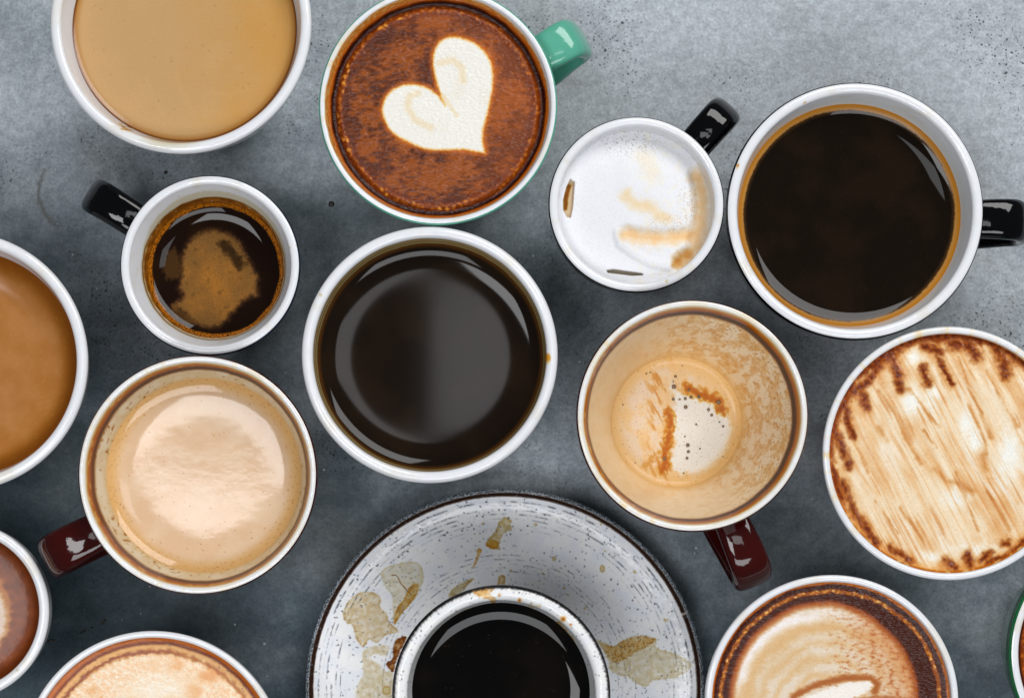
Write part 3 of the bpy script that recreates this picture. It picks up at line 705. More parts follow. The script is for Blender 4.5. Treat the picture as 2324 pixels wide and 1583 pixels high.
def drink_J(px, py, r, th):
    c = drink_black(px, py, r, th, (20, 14, 9), 122)
    d, hh = cellular(px / 5.5, py / 5.5, 123); c = mix(c, K(120, 82, 40), smooth(0.2, 0.07, d) * (hh > 0.7) * 0.2)
    rr = r + noisy_edge(th, 124, 0.006) + 0.006 * fbm(px / 4, py / 4, 125, 3)
    c = mix(c, K(70, 46, 22), smooth(0.93, 0.955, rr) * 0.7); c = mix(c, K(172, 122, 62), smooth(0.958, 0.975, rr)); c = mix(c, K(176, 116, 42), smooth(0.985, 1.0, r))
    return c, 0.03 + 0.2 * smooth(0.95, 0.97, rr)
make_drink(J, drink_J, M_coffee, segs=400, rings=130, men=0.0032, lam=0.0038)

# ---- M: caramel streaked cup at the right edge
def lin_M(q, rgb, rough, px, py, z, th):
    n = fbm(th * 9, z * 0, 131, 4); e = smooth(0.12, 0.4, n) * smooth(-0.3, 0.4, np.cos(th - radians(130)))
    rgb = mix(rgb, K(222, 180, 110), e * smooth(q.h + 0.0004, q.h - 0.0012, z) * 0.85)
    rgb = mix(rgb, K(190, 110, 36), smooth(0.0018, 0.0, z - q.zl) * 0.8)
    return rgb, rough
Mc = make_cup('caramel_latte_cup', 'brimming white cup of cream foam dragged into caramel brown streaks, at the right edge', 'cup', (2156, 1028), 288, 0.070, 275, 0.0026, 0.60, 0.0026, M_white, lining=lin_M, group=G_WHITE, bulge=0.66)
def m_coords(px, py):
    a = (px - 2156) * 0.47 + (py - 1028) * 0.883; b = (px - 2156) * 0.883 - (py - 1028) * 0.47
    b = b + 4 * fbm(px / 160, py / 160, 132, 2); return a, b
Z8 = lambda l: [(1820 + .3963 * a, 715 + .3963 * b) for a, b in l]
M_DARK = [([(640, 140), (760, 110), (900, 105), (1040, 120)], 13), ([(700, 180), (790, 210)], 12), ([(770, 230), (860, 390)], 7), ([(860, 165), (940, 170), (1000, 230)], 15), ([(1090, 140), (1140, 230), (1170, 340)], 14), ([(1180, 210), (1290, 280)], 13),
    ([(520, 260), (545, 330), (570, 420)], 11), ([(440, 240), (520, 190), (640, 150)], 9), ([(690, 300), (720, 390)], 10), ([(440, 295), (390, 370), (290, 440)], 10), ([(340, 430), (370, 530)], 10), ([(260, 400), (240, 460)], 9), ([(250, 540), (290, 700)], 9),
    ([(200, 670), (230, 760), (270, 860)], 11), ([(170, 640), (160, 740)], 9), ([(230, 960), (290, 1110), (360, 1210), (430, 1310)], 10), ([(180, 880), (200, 1000)], 6), ([(510, 1330), (620, 1410)], 9), ([(820, 1400), (880, 1440)], 8), ([(950, 1370), (965, 1430)], 10), ([(1030, 1400), (1080, 1360)], 9), ([(1060, 1420), (1180, 1380), (1290, 1290), (1330, 1230)], 10), ([(1150, 1310), (1180, 1300)], 8)]
M_LINES = [([(440, 430), (540, 570), (600, 710), (680, 850)], 4.5), ([(760, 880), (830, 950), (900, 960), (980, 1010)], 7), ([(1020, 570), (1080, 700)], 5), ([(620, 420), (720, 560), (790, 640)], 3.5), ([(960, 520), (1040, 690), (1060, 790)], 4.5), ([(1040, 800), (1050, 880)], 8), ([(900, 240), (960, 430), (1030, 560)], 3.5), ([(1060, 320), (1130, 460), (1240, 640)], 3.5), ([(440, 640), (490, 720)], 6), ([(700, 660), (770, 760)], 4), ([(300, 740), (380, 900)], 4), ([(560, 1100), (700, 1300)], 4), ([(880, 900), (1010, 1230)], 4), ([(1060, 1010), (1190, 1220)], 5), ([(420, 1060), (550, 1250)], 3.5)]
def drink_M(px, py, r, th):
    a, b = m_coords(px, py)
    s1 = fbm(a / 260, b / 30, 133, 4); s2 = fbm(a / 210, b / 6.0, 134, 4); lo = fbm(px / 70, py / 90, 135, 4); fine = fbm(px / 9, py / 9, 442, 4)
    c = mix(base_rgb(px, K(228, 208, 178)), K(216, 174, 126), smooth(-0.4, 0.7, s1 + 0.4 * lo))
    c = mix(c, K(230, 218, 200), smooth(0.0, 0.7, fbm(a / 150, b / 30, 136, 4)) * 0.8)
    for x, y, rx, ry in ((2075, 815, 16, 22), (2070, 910, 22, 34), (2120, 890, 16, 44), (2210, 1000, 22, 30), (2290, 1030, 26, 60), (2265, 1100, 22, 26), (2190, 960, 14, 24), (2230, 1250, 60, 16), (2110, 1265, 30, 14), (2170, 1130, 30, 22)):
        d = np.hypot((px - x) / rx, (py - y) / ry) + 0.35 * fbm(px / 16, py / 16, 137, 4); c = mix(c, K(236, 232, 226), smooth(1.7, 0.2, d) * 0.95)
    c = mix(c, K(206, 142, 84), smooth(0.0, 0.7, s2 + 0.4 * lo) * 0.42)
    c = mix(c, K(180, 110, 58), smooth(0.3, 0.8, fbm(a / 260, b / 7, 443, 4) + 0.45 * lo) * 0.42)
    for pts, wd in M_LINES:
        d = seg_dist(px, py, Z8(pts)) + 5 * fbm(a / 60, b / 10, 139, 3) + 2 * fine; c = mix(c, K(166, 92, 40), smooth(wd * 1.7, -wd * 0.8, d) * 0.5)
    top = smooth(-0.3, 0.5, np.cos(th - radians(118)))
    dark = np.zeros(len(px)); halo = np.zeros(len(px))
    for pts, wd in M_DARK:
        d = seg_dist(px, py, Z8(pts)) + 7 * fbm(px / 22, py / 22, 143, 4) + 1.5 * fine; dark = np.maximum(dark, smooth(wd * 1.6, -wd * 0.3, d)); halo = np.maximum(halo, smooth(wd * 2.8, 0, d))
    e = r + 0.05 * lo + 0.05 * s1 + 0.03 * fine
    dark = np.maximum(dark, smooth(0.93 - 0.03 * top, 0.965, e) * smooth(0.15, 0.6, top + 0.5 * fbm(th * 5, r * 0, 141, 3)))
    c = mix(c, K(190, 112, 48), smooth(0.86, 0.98, e) * 0.4)
    brown = mix(base_rgb(px, K(88, 32, 10)), K(140, 66, 22), smooth(-0.3, 0.5, fine))
    c = mix(c, K(182, 104, 44), halo * 0.32)
    c = mix(c, brown, dark * 0.95)
    out = smooth(0.955, 0.985, r); n3 = fbm(th * 12, r * 6, 144, 4)
    c = mix(c, mix(base_rgb(px, K(190, 104, 30)), K(228, 196, 130), smooth(0.05, 0.35, n3)), out * smooth(0.7, -0.2, np.cos(th - radians(95))))
    c = c * (1 + 0.06 * fbm(px / 3.5, py / 3.5, 441, 3))[:, None]
    return c, 0.34 - 0.08 * dark
def relief_M(px, py, r, th):
    a, b = m_coords(px, py)
    return (0.00028 * fbm(a / 220, b / 24, 145, 3) + 0.00008 * fbm(a / 60, b / 9, 146, 2)) * smooth(1.0, 0.9, r) + 0.0009 * smooth(1.02, 0.6, r)
make_drink(Mc, drink_M, M_caramel, name='caramel_foam', segs=520, rings=170, men=0.0, relief=relief_M, label='cream foam streaked with caramel and dark brown cocoa at its edge')

# ---- N: latte art cup, bottom right
def lin_ring(seed, colr=(196, 112, 42), wd=0.0016):
    def f(q, rgb, rough, px, py, z, th):
        e = smooth(wd, wd * 0.35, z - q.zl + 0.0004 * fbm(np.cos(th) * 6, np.sin(th) * 6, seed, 5))
        rgb = mix(rgb, mix(base_rgb(px, K(*colr)), K(214, 150, 84), smooth(-0.3, 0.5, fbm(th * 25, z * 900, seed + 2, 3))), e * 0.95)
        return rgb, rough
    return f
Nc = make_cup('latte_cup', 'white cup of latte with cream swirl and pale leaf ringed by dark brown', 'cup', (1889, 1592), 288, 0.068, 271, 0.0040, 0.60, 0.0026, M_white, lining=lin_ring(151), group=G_WHITE)
def drink_N(px, py, r, th):
    n = fbm(px / 14, py / 7, 152, 5); lo = fbm(px / 70, py / 70, 153, 3)
    right = smooth(-0.1, 0.9, np.cos(th - radians(15)))
    cream = mix(base_rgb(px, K(216, 202, 184)), K(210, 186, 154), smooth(-0.4, 0.6, lo + 0.5 * n))
    cx, cy = 1880, 1606
    rad = np.hypot((px - cx) / 1.05, py - cy) + 12 * fbm(px / 60, py / 60, 154, 3) + 4 * n
    for rb, wd, st in ((184, 15, 0.75), (146, 9, 0.5), (112, 8, 0.55), (78, 8, 0.6)):
        cream = mix(cream, K(206, 164, 112), np.exp(-((rad - rb) / wd) ** 2) * st)
    cream = mix(cream, K(232, 226, 226), np.exp(-((rad - 212) / 14) ** 2) * smooth(0.1, 0.8, np.cos(th - radians(155))) * 0.9)
    cream = mix(cream, K(190, 122, 78), smooth(0.2, 1.0, r * right + 0.25 * n) * 0.75)
    cream = mix(cream, K(160, 84, 44), smooth(0.1, 0.6, n) * right * 0.6)
    d = seg_dist(px, py, [(1800, 1580), (1850, 1553), (1920, 1537), (1975, 1538), (1992, 1552), (1985, 1568)]) + 4 * n
    cream = mix(cream, K(158, 90, 48), smooth(12, 2, d) * 0.9)
    lf = poly_sdf(px, py, [(1830, 1582), (1880, 1562), (1930, 1547), (1975, 1545), (1982, 1555), (1960, 1572), (1920, 1590), (1870, 1600)]) + 3 * n
    cream = mix(cream, K(234, 226, 218), smooth(5, -3, lf))
    cream = mix(cream, K(150, 80, 40), smooth(10, 1, seg_dist(px, py, [(1860, 1606), (1930, 1592), (2000, 1584), (2080, 1590)]) + 6 * n) * 0.7)
    rr = r + noisy_edge(th, 155, 0.010) + 0.006 * n
    ri = 0.825 - 0.07 * smooth(0.0, 1.0, np.cos(th - radians(10))) + 0.02 * np.cos(th - radians(150))
    c = mix(cream, K(150, 76, 34), smooth(ri - 0.07, ri, rr))
    c = mix(c, K(60, 22, 9), smooth(ri - 0.012, ri + 0.03, rr))
    rb_ = rr + 0.012 * fbm(px / 9, py / 9, 359, 4); band = smooth(0.89, 0.91, rb_) * smooth(0.945, 0.925, rb_); c = mix(c, K(160, 84, 22), band * 0.85)
    d1, h1 = cellular(px / 11, py / 11, 156); d1 = d1 + 0.3 * fbm(px / 6, py / 6, 358, 3); c = mix(c, K(206, 138, 62), smooth(0.0, 0.45, fbm(px / 9, py / 9, 360, 4)) * band * 0.85); c = mix(c, K(224, 172, 100), smooth(0.42, 0.15, d1) * (h1 > 0.75) * band)
    c = mix(c, K(62, 22, 8), smooth(0.93, 0.945, rr) * smooth(0.980, 0.966, rr))
    c = mix(c, K(192, 106, 38), smooth(0.966, 0.984, rr))
    return c, 0.40 - 0.19 * smooth(0.6, 0.8, r)
make_drink(Nc, drink_N, M_froth, segs=480, rings=160, men=0.0012, lam=0.0016, label='latte with a cream swirl, a pale leaf and dark brown rings')

# ---- O: tan foam cup, bottom left
Oc = make_cup('latte_cup', 'white cup of wrinkled cream and orange latte foam cut by the bottom edge', 'cup', (346, 1731), 300, 0.068, 284, 0.0040, 0.6, 0.0025, M_white, lining=lin_ring(161), group=G_WHITE)
def drink_O(px, py, r, th):
    w_ = fbm(px / 22, py / 16, 162, 3)
    n = fbm((px + 12 * w_) / 11, (py + 12 * w_) / 8, 163, 4); lo = fbm(px / 80, py / 60, 164, 3)
    c = mix(base_rgb(px, K(226, 186, 144)), K(234, 214, 190), smooth(-0.25, 0.3, n))
    c = mix(c, K(212, 142, 84), smooth(0.0, 0.6, lo + 0.5 * n - 0.1) * 0.75)
    c = mix(c, K(236, 226, 214), smooth(110, 20, np.hypot((px - 360) / 1.3, py - 1600)) * 0.7)
    rr = r + noisy_edge(th, 165, 0.008)
    c = mix(c, K(214, 164, 102), smooth(0.885, 0.91, rr))
    left = smooth(0.1, 0.7, np.cos(th - radians(135)) + 0.2 * fbm(th * 9, r * 4, 166)) + 0.6 * smooth(0.85, 0.95, np.cos(th - radians(38)))
    c = mix(c, K(130, 58, 12), np.exp(-((rr - 0.88 + 0.016 * fbm(px / 12, py / 12, 167, 3)) / 0.017) ** 2) * np.clip(left, 0, 1))
    c = mix(c, K(184, 98, 30), smooth(0.935, 0.945, rr)); c = mix(c, K(112, 46, 8), np.exp(-((rr - 0.948 + 0.004 * fbm(px / 8, py / 8, 466, 3)) / 0.012) ** 2))
    d, hh = cellular(px / 9, py / 9, 168); c = mix(c, K(90, 70, 48), smooth(0.2, 0.08, d) * (hh > 0.85) * smooth(0.88, 0.9, rr) * smooth(0.95, 0.94, rr))
    return c, np.full(len(px), 0.36)
make_drink(Oc, drink_O, M_froth, segs=480, rings=130, men=0.0010, lam=0.0016, label='wrinkled cream and orange foam')

# ---- P: small white cup, left edge at the bottom
def lin_P(q, rgb, rough, px, py, z, th):
    rgb = mix(rgb, K(150, 100, 60), smooth(0.0014, 0.0, z - q.zl)); s = smooth(5, 2, np.hypot(px - 39, py - 1519)); rgb = mix(rgb, K(196, 184, 160), s)
    return rgb, rough
Pc = make_cup('latte_cup', 'small white cup of dark brown latte cut by the left edge near the bottom', 'cup', (-94.7, 1386), 204, 0.054, 175, 0.009, 0.58, 0.0038, M_white, lining=lin_P, group=G_WHITE)
def drink_P(px, py, r, th):
    n = fbm(px / 24, py / 20, 171, 5)
    c = mix(base_rgb(px, K(122, 58, 12)), K(104, 46, 8), smooth(-0.5, 0.6, n)); c = mix(c, K(84, 36, 8), smooth(0.85, 1.0, r) * 0.8)
    sd = np.hypot((px + 60) / 1.0, (py - 1385) / 1.25) - 84 + 8 * n
    c = mix(c, K(160, 100, 48), smooth(6, -4, sd)); c = mix(c, K(200, 178, 162), smooth(-4, -22, sd + (1370 - py) * 0.15))
    return c, np.full(len(px), 0.3)
make_drink(Pc, drink_P, M_crema, segs=240, rings=90, men=0.0014, lam=0.0024)

# ---- Q: second green cup, a sliver at the bottom right corner
Qc = make_cup('latte_cup', 'green edged cup of brown latte, only a sliver at the bottom right corner', 'cup', (2566, 1483), 274, 0.066, 254, 0.005, 0.6, 0.0036, glaze('leaf green glaze', (26, 104, 56), 0.12), lining=lin_ring(181), group=G_GREEN, bulge=0.7, edge=55)
def drink_Q(px, py, r, th):
    n = fbm(px / 14, py / 9, 182, 5); c = mix(base_rgb(px, K(110, 46, 12)), K(166, 88, 30), smooth(-0.4, 0.4, n))
    c = mix(c, K(60, 22, 8), smooth(0.93, 0.95, r) * smooth(0.99, 0.965, r)); c = mix(c, K(196, 118, 48), smooth(0.97, 0.99, r)); return c, np.full(len(px), 0.3)
make_drink(Qc, drink_Q, M_froth, segs=360, rings=90, men=0.001, lam=0.002)

# ================================================================= saucer and stoneware cup
Z6L = lambda l: [(677.7 + .3104 * a, 1092 + .3104 * b) for a, b in l]
Z6R = lambda l: [(1129.5 + .3104 * a, 1092 + .3104 * b) for a, b in l]
sx, sy = world(1146, 1561, 0.018); SR = 453 * mpp(0.018)
sauc = thing('saucer', 'large speckled white stoneware saucer with dark worn edge and brown coffee spills', 'saucer', (sx, sy, 0))
top = [(0, 0.0056)] + [(SR * u, 0.0056 + 0.0122 * float(smooth(0.46, 0.98, np.array(u))) ) for u in np.linspace(0.01, 0.965, 230)]
top += [(SR * (0.965 + 0.0018 * k), 0.0178 + 0.0010 * sin(pi * k / 20) ) for k in range(1, 18)]
lip = [(SR * (0.9956 + 0.0044 * sin(pi * k / 12)), 0.0178 + 0.0005 - 0.0018 * k / 12) for k in range(1, 13)]
bot = [(SR * 0.97, 0.0148), (SR * 0.8, 0.0098), (SR * 0.62, 0.0036), (SR * 0.56, 0.0), (SR * 0.52, 0.0), (SR * 0.50, 0.0018), (0, 0.0018)]
BL1 = [tuple(p) for p in catmull(Z6L([(440, 815), (360, 880), (325, 970), (350, 1030), (395, 1050), (420, 1140), (470, 1210), (520, 1150), (570, 1180), (640, 1120), (730, 1100), (700, 1060), (660, 1020), (640, 960), (590, 910), (605, 870), (570, 820), (500, 805)]), 4, True)]
BL2 = [tuple(p) for p in catmull(Z6L([(610, 650), (620, 740), (680, 830), (690, 900), (690, 1000), (710, 1040), (760, 960), (830, 880), (880, 800), (915, 700), (890, 610), (830, 585), (720, 600)]), 4, True)]
BL2D = [tuple(p) for p in catmull(Z6L([(850, 740), (800, 790), (770, 860), (720, 920), (700, 1000), (705, 1045), (740, 980), (800, 910), (850, 850), (880, 770)]), 4, True)]
BL3 = [tuple(p) for p in catmull(Z6L([(790, 1135), (720, 1150), (690, 1210), (690, 1290), (640, 1330), (690, 1390), (710, 1320), (740, 1240)]), 4, True)]
BL4 = [tuple(p) for p in catmull(Z6L([(470, 1240), (470, 1400), (430, 1480), (415, 1600), (420, 1750), (680, 1750), (690, 1400), (640, 1390), (600, 1340), (520, 1290), (560, 1260), (640, 1270), (660, 1200), (560, 1200)]), 4, True)]
BL5 = [tuple(p) for p in catmull(Z6L([(1520, 262), (1470, 290), (1440, 360), (1390, 420), (1372, 465), (1420, 492), (1460, 480), (1485, 400), (1530, 350), (1555, 290)]), 4, True)]
BL5D = [tuple(p) for p in catmull(Z6L([(1390, 430), (1372, 465), (1420, 492), (1460, 478), (1455, 440), (1420, 425)]), 4, True)]
BL6 = [tuple(p) for p in catmull(Z6L([(1310, 490), (1300, 550), (1272, 630), (1290, 610), (1320, 550), (1338, 500)]), 4, True)]
BL7 = [tuple(p) for p in catmull(Z6L([(1100, 850), (1120, 790), (1200, 740), (1285, 705), (1230, 760), (1200, 800)]), 4, True)]
BR1 = [tuple(p) for p in catmull(Z6R([(730, 1160), (850, 1200), (950, 1140), (1070, 1125), (1160, 1150), (1150, 1200), (1200, 1230), (1330, 1270), (1420, 1350), (1300, 1430), (1140, 1450), (1090, 1500), (1010, 1470), (960, 1430), (880, 1410), (830, 1380), (800, 1280)]), 4, True)]
BR2 = [tuple(p) for p in catmull(Z6R([(760, 1190), (850, 1205), (900, 1170), (1040, 1130), (1150, 1150), (1100, 1200), (1000, 1250), (900, 1310), (850, 1320), (800, 1260)]), 4, True)]
BL8 = Z6L([(1460, 700), (1490, 680), (1510, 690), (1508, 752), (1458, 752)])
def stain(c, px, py, poly, col, st, seed, edge=None, amp=2.0):
    sd = poly_sdf(px, py, poly) + amp * fbm(px / 7, py / 7, seed, 4)
    st = st * 0.8; sd = sd + 1.6 * fbm(px / 2.6, py / 2.6, seed + 2, 3)
    m = smooth(1.6, -2.2, sd); n = smooth(-0.6, 0.5, fbm(px / 13, py / 13, seed + 1, 5))
    c = mix(c, col, m * st * (0.4 + 0.6 * n))
    if edge is not None: c = mix(c, edge, np.exp(-((sd + 1.5) / 1.4) ** 2) * st * (0.3 + 0.7 * n) * 0.8)
    return c
def stone_base(px, py, r, th, seed):
    c = mix(base_rgb(px, K(232, 233, 237)), K(222, 225, 231), smooth(-0.4, 0.5, fbm(px / 40, py / 40, seed, 5)))
    return c
def paint_saucer(x, y, z, th, s):
    px, py = topx(x, y, z); r = np.hypot(x - sx, y - sy) / SR
    c = stone_base(px, py, r, th, 201)
    # throwing rings: broken lines of dark glaze breaks
    rw = r + 0.0008 * fbm(np.cos(th) * 2, np.sin(th) * 2, 203, 3)
    for r0, wd, st in ((0.935, .0022, .9), (0.915, .0015, .7), (0.895, .0018, .8), (0.872, .0018, .85), (0.85, .0016, .7), (0.828, .0013, .5), (0.80, .0012, .25), (0.70, .001, .12), (0.665, .0013, .6), (0.642, .0013, .6), (0.618, .0013, .55), (0.60, .0012, .4), (0.58, .0015, .5)):
        brk = smooth(-0.25, 0.35, fbm(th * 11 + r0 * 90, r * 0, 204 + int(r0 * 1000), 5)) * smooth(-0.6, 0.1, fbm(px / 6, py / 6, 209, 3)) * smooth(-0.35, 0.25, fbm(th * 2.3 + r0 * 40, r * 0, 300 + int(r0 * 1000), 2))
        c = mix(c, K(46, 52, 62), np.exp(-((rw - r0) / (wd * 1.5)) ** 2) * np.clip(brk * st * 1.3, 0, 1))
        c = mix(c, K(240, 241, 244), np.exp(-((rw - r0 + 0.006) / 0.003) ** 2) * st * 0.4)
    u, hh = cellular(th * 30, r * 30, 206); c = mix(c, K(30, 34, 42), smooth(0.17, 0.07, u + 0.12 * fbm(px / 5, py / 5, 207)) * (hh > 0.82) * (0.4 + 0.6 * smooth(0.74, 0.84, r)))
    # spills
    tan, pale, brn, edg = K(186, 158, 112), K(196, 185, 154), K(150, 86, 20), K(140, 100, 44)
    c = stain(c, px, py, BL1, tan, 0.85, 210, edg); c = stain(c, px, py, BL4, K(184, 164, 122), 0.8, 212, None); c = stain(c, px, py, BL2, pale, 0.85, 214, K(170, 150, 100))
    c = stain(c, px, py, BL2D, K(158, 108, 44), 0.9, 216, brn); c = stain(c, px, py, BL3, K(96, 42, 8), 1.0, 218, K(60, 22, 4)); c = stain(c, px, py, BL5, K(184, 158, 100), 0.9, 220, edg, 3)
    c = stain(c, px, py, BL5D, K(180, 116, 36), 1.0, 222, K(150, 84, 18)); c = stain(c, px, py, BL6, K(190, 132, 56), 0.95, 224, K(150, 90, 24), 0.8); c = stain(c, px, py, BL7, K(160, 140, 92), 0.9, 226, edg)
    c = stain(c, px, py, BL8, K(170, 128, 64), 0.9, 227, edg, 1.5)
    c = stain(c, px, py, BR1, K(190, 172, 130), 0.85, 228, K(170, 146, 96), 4); c = stain(c, px, py, BR2, K(182, 136, 70), 0.85, 230, edg, 4)
    d, hh = cellular(px / 6, py / 6, 232); g = smooth(4, -6, poly_sdf(px, py, BR2) + 8 * fbm(px / 12, py / 12, 233)); c = mix(c, K(130, 68, 16), smooth(0.4, 0.15, d) * (hh > 0.55) * g * 0.9)
    for ax, ay, rx, ry in ((413, 563, 15, 17), (765, 636, 19, 26), (1003, 660, 13, 11), (786, 509, 8, 7), (277, 314, 11, 13), (757, 311, 8, 8), (1230, 1013, 18, 10), (486, 780, 11, 9), (637, 925, 9, 9), (517, 830, 8, 8), (326, 671, 9, 8), (1445, 1303, 12, 11), (96, 649, 7, 7)):
        qx, qy = Z6R([(ax, ay)])[0]; d = np.hypot((px - qx) / (rx * .3104), (py - qy) / (ry * .3104)); dark = ax in (1445, 96)
        c = mix(c, K(150, 92, 30) if dark else K(196, 180, 136), smooth(1.1, 0.8, d) * 0.9); c = mix(c, K(160, 130, 74), np.exp(-((d - 0.9) / 0.15) ** 2) * 0.7)
    for ax, ay, rr_ in ((1540, 340, 18), (1347, 306, 10), (1460, 488, 12), (643, 1525, 30), (1552, 650, 6)):
        qx, qy = Z6L([(ax, ay)])[0]; d = np.hypot(px - qx, py - qy) / (rr_ * .3104); c = mix(c, K(190, 172, 122), smooth(1.05, 0.8, d) * 0.7); c = mix(c, K(160, 120, 54), np.exp(-((d - 0.92) / 0.14) ** 2) * 0.8)
    d = seg_dist(px, py, [tuple(p) for p in catmull(Z6L([(685, 682), (720, 690), (745, 740), (790, 790), (825, 825)]), 6)]); c = mix(c, K(110, 62, 20), smooth(1.5, 0.5, d) * 0.8)
    # worn dark edge
    rn = r + 0.0025 * fbm(th * 40, r * 30, 240, 4)
    gap = smooth(-0.75, -0.5, fbm(th * 9, r * 0, 241, 4))
    e = smooth(0.957, 0.964, rn) * smooth(0.987, 0.978, rn); c = mix(c, K(40, 24, 16), e * gap * 0.95)
    sp = smooth(-0.15, 0.25, fbm(px / 2.6, py / 2.6, 242, 3)); c = mix(c, mix(base_rgb(px, K(48, 56, 62)), K(160, 168, 176), sp), smooth(0.978, 0.985, rn))
    return c, 0.09 + 0.12 * smooth(0.95, 0.97, r)
lathe('plate', top + lip, 1100, M_stone, sauc, paint_saucer, (sx, sy, 0))
lathe('underside', [top and (lip[-1][0], lip[-1][1])] + bot, 160, glaze('grey stoneware glaze', (150, 156, 162), 0.25), sauc)

def lin_D(q, rgb, rough, px, py, z, th):
    r = np.hypot(px - 1138, py - 1576) / 250
    c = stone_base(px, py, r, th, 251); c = c * 1.06
    c = mix(c, K(214, 214, 212), 0.4)
    c = mix(c, K(22, 20, 20), smooth(0.955, 0.985, r + 0.010 * fbm(th * 45, r * 20, 252, 4)))
    d, hh = cellular(px / 5.5, py / 5.5, 253); c = mix(c, K(70, 72, 76), smooth(0.16, 0.06, d) * (hh > 0.75))
    blob = [tuple(p) for p in catmull(Z6L([(1270, 800), (1340, 850), (1390, 860), (1430, 905), (1438, 860), (1400, 820), (1420, 785), (1340, 790)]), 4, True)]
    c = stain(c, px, py, blob, K(206, 150, 84), 0.95, 254, K(180, 112, 40), 3)
    c = stain(c, px, py, Z6L([(1150, 970), (1220, 930), (1330, 900), (1370, 920), (1280, 950), (1180, 985)]), K(204, 176, 132), 0.8, 256, None, 3)
    c = stain(c, px, py, Z6R([(420, 1020), (450, 1080), (520, 1160), (570, 1210), (560, 1150), (500, 1080), (450, 1020)]), K(196, 156, 96), 0.9, 258, K(180, 120, 50), 2)
    c = stain(c, px, py, Z6R([(120, 920), (200, 930), (320, 915), (310, 900), (200, 905)]), K(206, 178, 134), 0.8, 259, None, 3)
    for ax, ay, rr_ in ((12, 830, 14), (160, 866, 18), (243, 890, 8), (480, 1003, 26), (535, 1045, 14)):
        qx, qy = Z6R([(ax, ay)])[0]; d = np.hypot(px - qx, py - qy) / (rr_ * .3104); c = mix(c, K(206, 146, 74), smooth(1.1, 0.5, d) * 0.9); c = mix(c, K(150, 80, 24), smooth(0.6, 0.2, d) * 0.8)
    return c, np.full(len(px), 0.10)
Dc = make_cup('stoneware_cup', 'speckled off white stoneware cup of black coffee standing on the large saucer', 'cup', (1138, 1576), 249, 0.068, 198, 0.014, 0.62, 0.0056, glaze('charcoal stoneware glaze', (34, 33, 33), 0.2), z0=0.0062, lining=lin_D, lin_mat=M_stone, lin_segs=480)
def drink_D(px, py, r, th):
    c = drink_black(px, py, r, th, (7, 6, 6), 261); d, hh = cellular(px / 8, py / 8, 262); c = mix(c, K(70, 50, 36), smooth(0.12, 0.04, d) * (hh > 0.85) * 0.7)
    return c, np.full(len(px), 0.03)
make_drink(Dc, drink_D, M_coffee, segs=240, rings=110, men=0.0030, lam=0.0036)

# ================================================================= small things on the concrete
M_drop = glaze('dried coffee', (34, 20, 12), 0.3); M_olive = glaze('olive brown smear', (52, 42, 24), 0.4)
def drop(label, cx, cy, rx, ry, rot, mat, seed, group=None):
    rnd = random.Random(seed); V = []; Fc = []; n = 18; hgt = 0.0004
    ph = [rnd.uniform(0.82, 1.15) for _ in range(n)]
    for lev, (f, hz) in enumerate(((1.0, 0.0), (0.82, 0.7), (0.45, 1.0))):
        for k in range(n):
            a = 2 * pi * k / n; lx, ly = rx * f * ph[k] * cos(a), ry * f * ph[k] * sin(a)
            V.append((lx * cos(rot) - ly * sin(rot), lx * sin(rot) + ly * cos(rot), hgt * hz))
    V.append((0, 0, hgt * 1.05))
    for l in range(2):
        for k in range(n):
            k2 = (k + 1) % n; Fc.append((l * n + k, l * n + k2, (l + 1) * n + k2, (l + 1) * n + k))
    for k in range(n): Fc.append((2 * n + k, 2 * n + (k + 1) % n, 3 * n))
    Fc.append(tuple(range(n))[::-1])
    me = bpy.data.meshes.new('coffee_drop'); me.from_pydata(V, [], Fc)
    for p in me.polygons: p.use_smooth = True
    x, y = world(cx, cy, 0); o = link('coffee_drop', me, mat, None, (x, y, 0.0001)); o['label'] = label; o['category'] = 'drop'
    if group: o['group'] = group
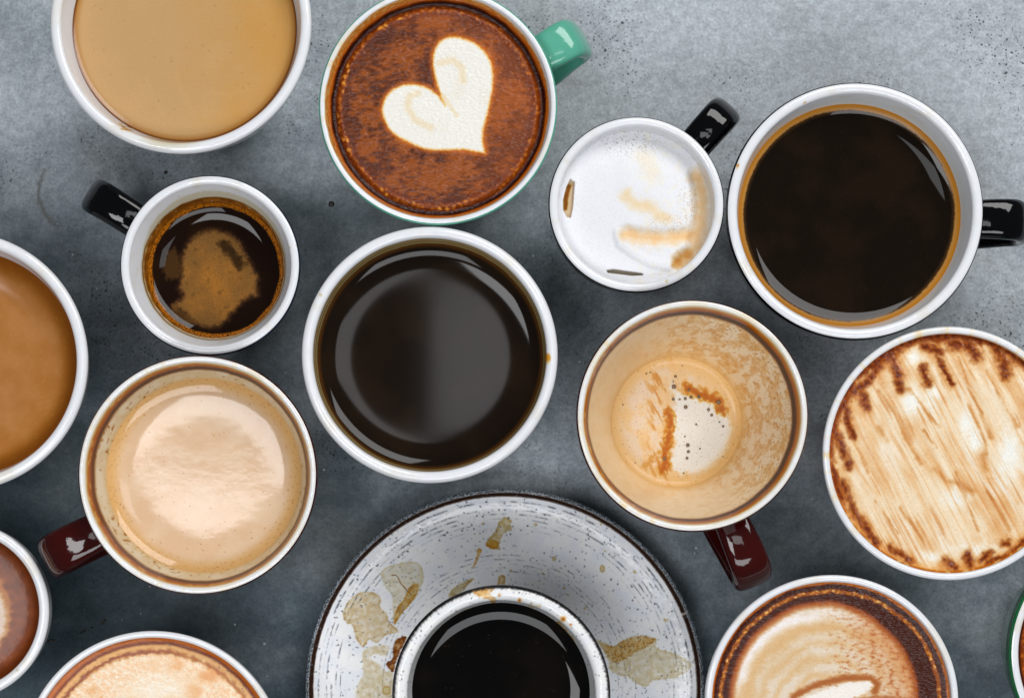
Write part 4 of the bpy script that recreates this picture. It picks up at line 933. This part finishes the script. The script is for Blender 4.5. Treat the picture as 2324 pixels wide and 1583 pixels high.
px1 = mpp(0)
drop('round dark coffee drop on the concrete between the espresso cup and the heart latte', 752, 463, 7 * px1, 6.5 * px1, 0, M_drop, 1)
drop('dark spot on the concrete just above the espresso cup rim', 376, 391, 5 * px1, 4 * px1, 0.4, M_drop, 3)
for i, (x, y, lab) in enumerate(((236, 1409, 'brown fleck on the concrete farthest right above the bottom left foam cup'), (208, 1423, 'smallest brown fleck above the bottom left foam cup'), (189, 1432, 'long slanting brown fleck above the bottom left foam cup'), (116, 1452, 'brown dash on the concrete right beside the small cup at the left edge'))):
    drop(lab, x, y, (8, 3.5, 8, 9)[i] * px1, 2.4 * px1, (0.9, 0.4, 0.5, 0.1)[i], M_olive, 10 + i, 'brown flecks on the concrete')

def grit():
    rnd = random.Random(5); V = []; Fc = []
    known = [(735, 893), (735, 1065), (1580, 1243), (165, 578), (1205, 170), (1830, 322), (220, 655), (1210, 580), (340, 1330), (1625, 320), (533, 1416), (600, 1460), (175, 1505), (960, 700), (1040, 45), (1315, 820), (2210, 1290), (1020, 555), (380, 330)]
    pts = known + [(rnd.uniform(-100, 2424), rnd.uniform(-100, 1683)) for _ in range(150)]
    for i, (px, py) in enumerate(pts):
        x, y = world(px, py, 0); s = px1 * (rnd.uniform(2.2, 3.4) if i < len(known) else rnd.choice([0.9, 1.2, 1.6, 2.2])); a = rnd.uniform(0, 6.28); b = len(V)
        for k in range(4):
            r = s * rnd.uniform(0.6, 1.2); V.append((x + r * cos(a + k * 1.57), y + r * sin(a + k * 1.57), 0.00005))
        V.append((x + s * .2, y, s * rnd.uniform(0.5, 0.9)))
        Fc += [(b, b + 1, b + 4), (b + 1, b + 2, b + 4), (b + 2, b + 3, b + 4), (b + 3, b, b + 4), (b + 3, b + 2, b + 1, b)]
    me = bpy.data.meshes.new('white_grit'); me.from_pydata(V, [], Fc)
    o = link('white_grit', me, glaze('white grit', (225, 226, 230), 0.35)); o['kind'] = 'stuff'; o['label'] = 'tiny white specks of grit scattered over the concrete'
grit()
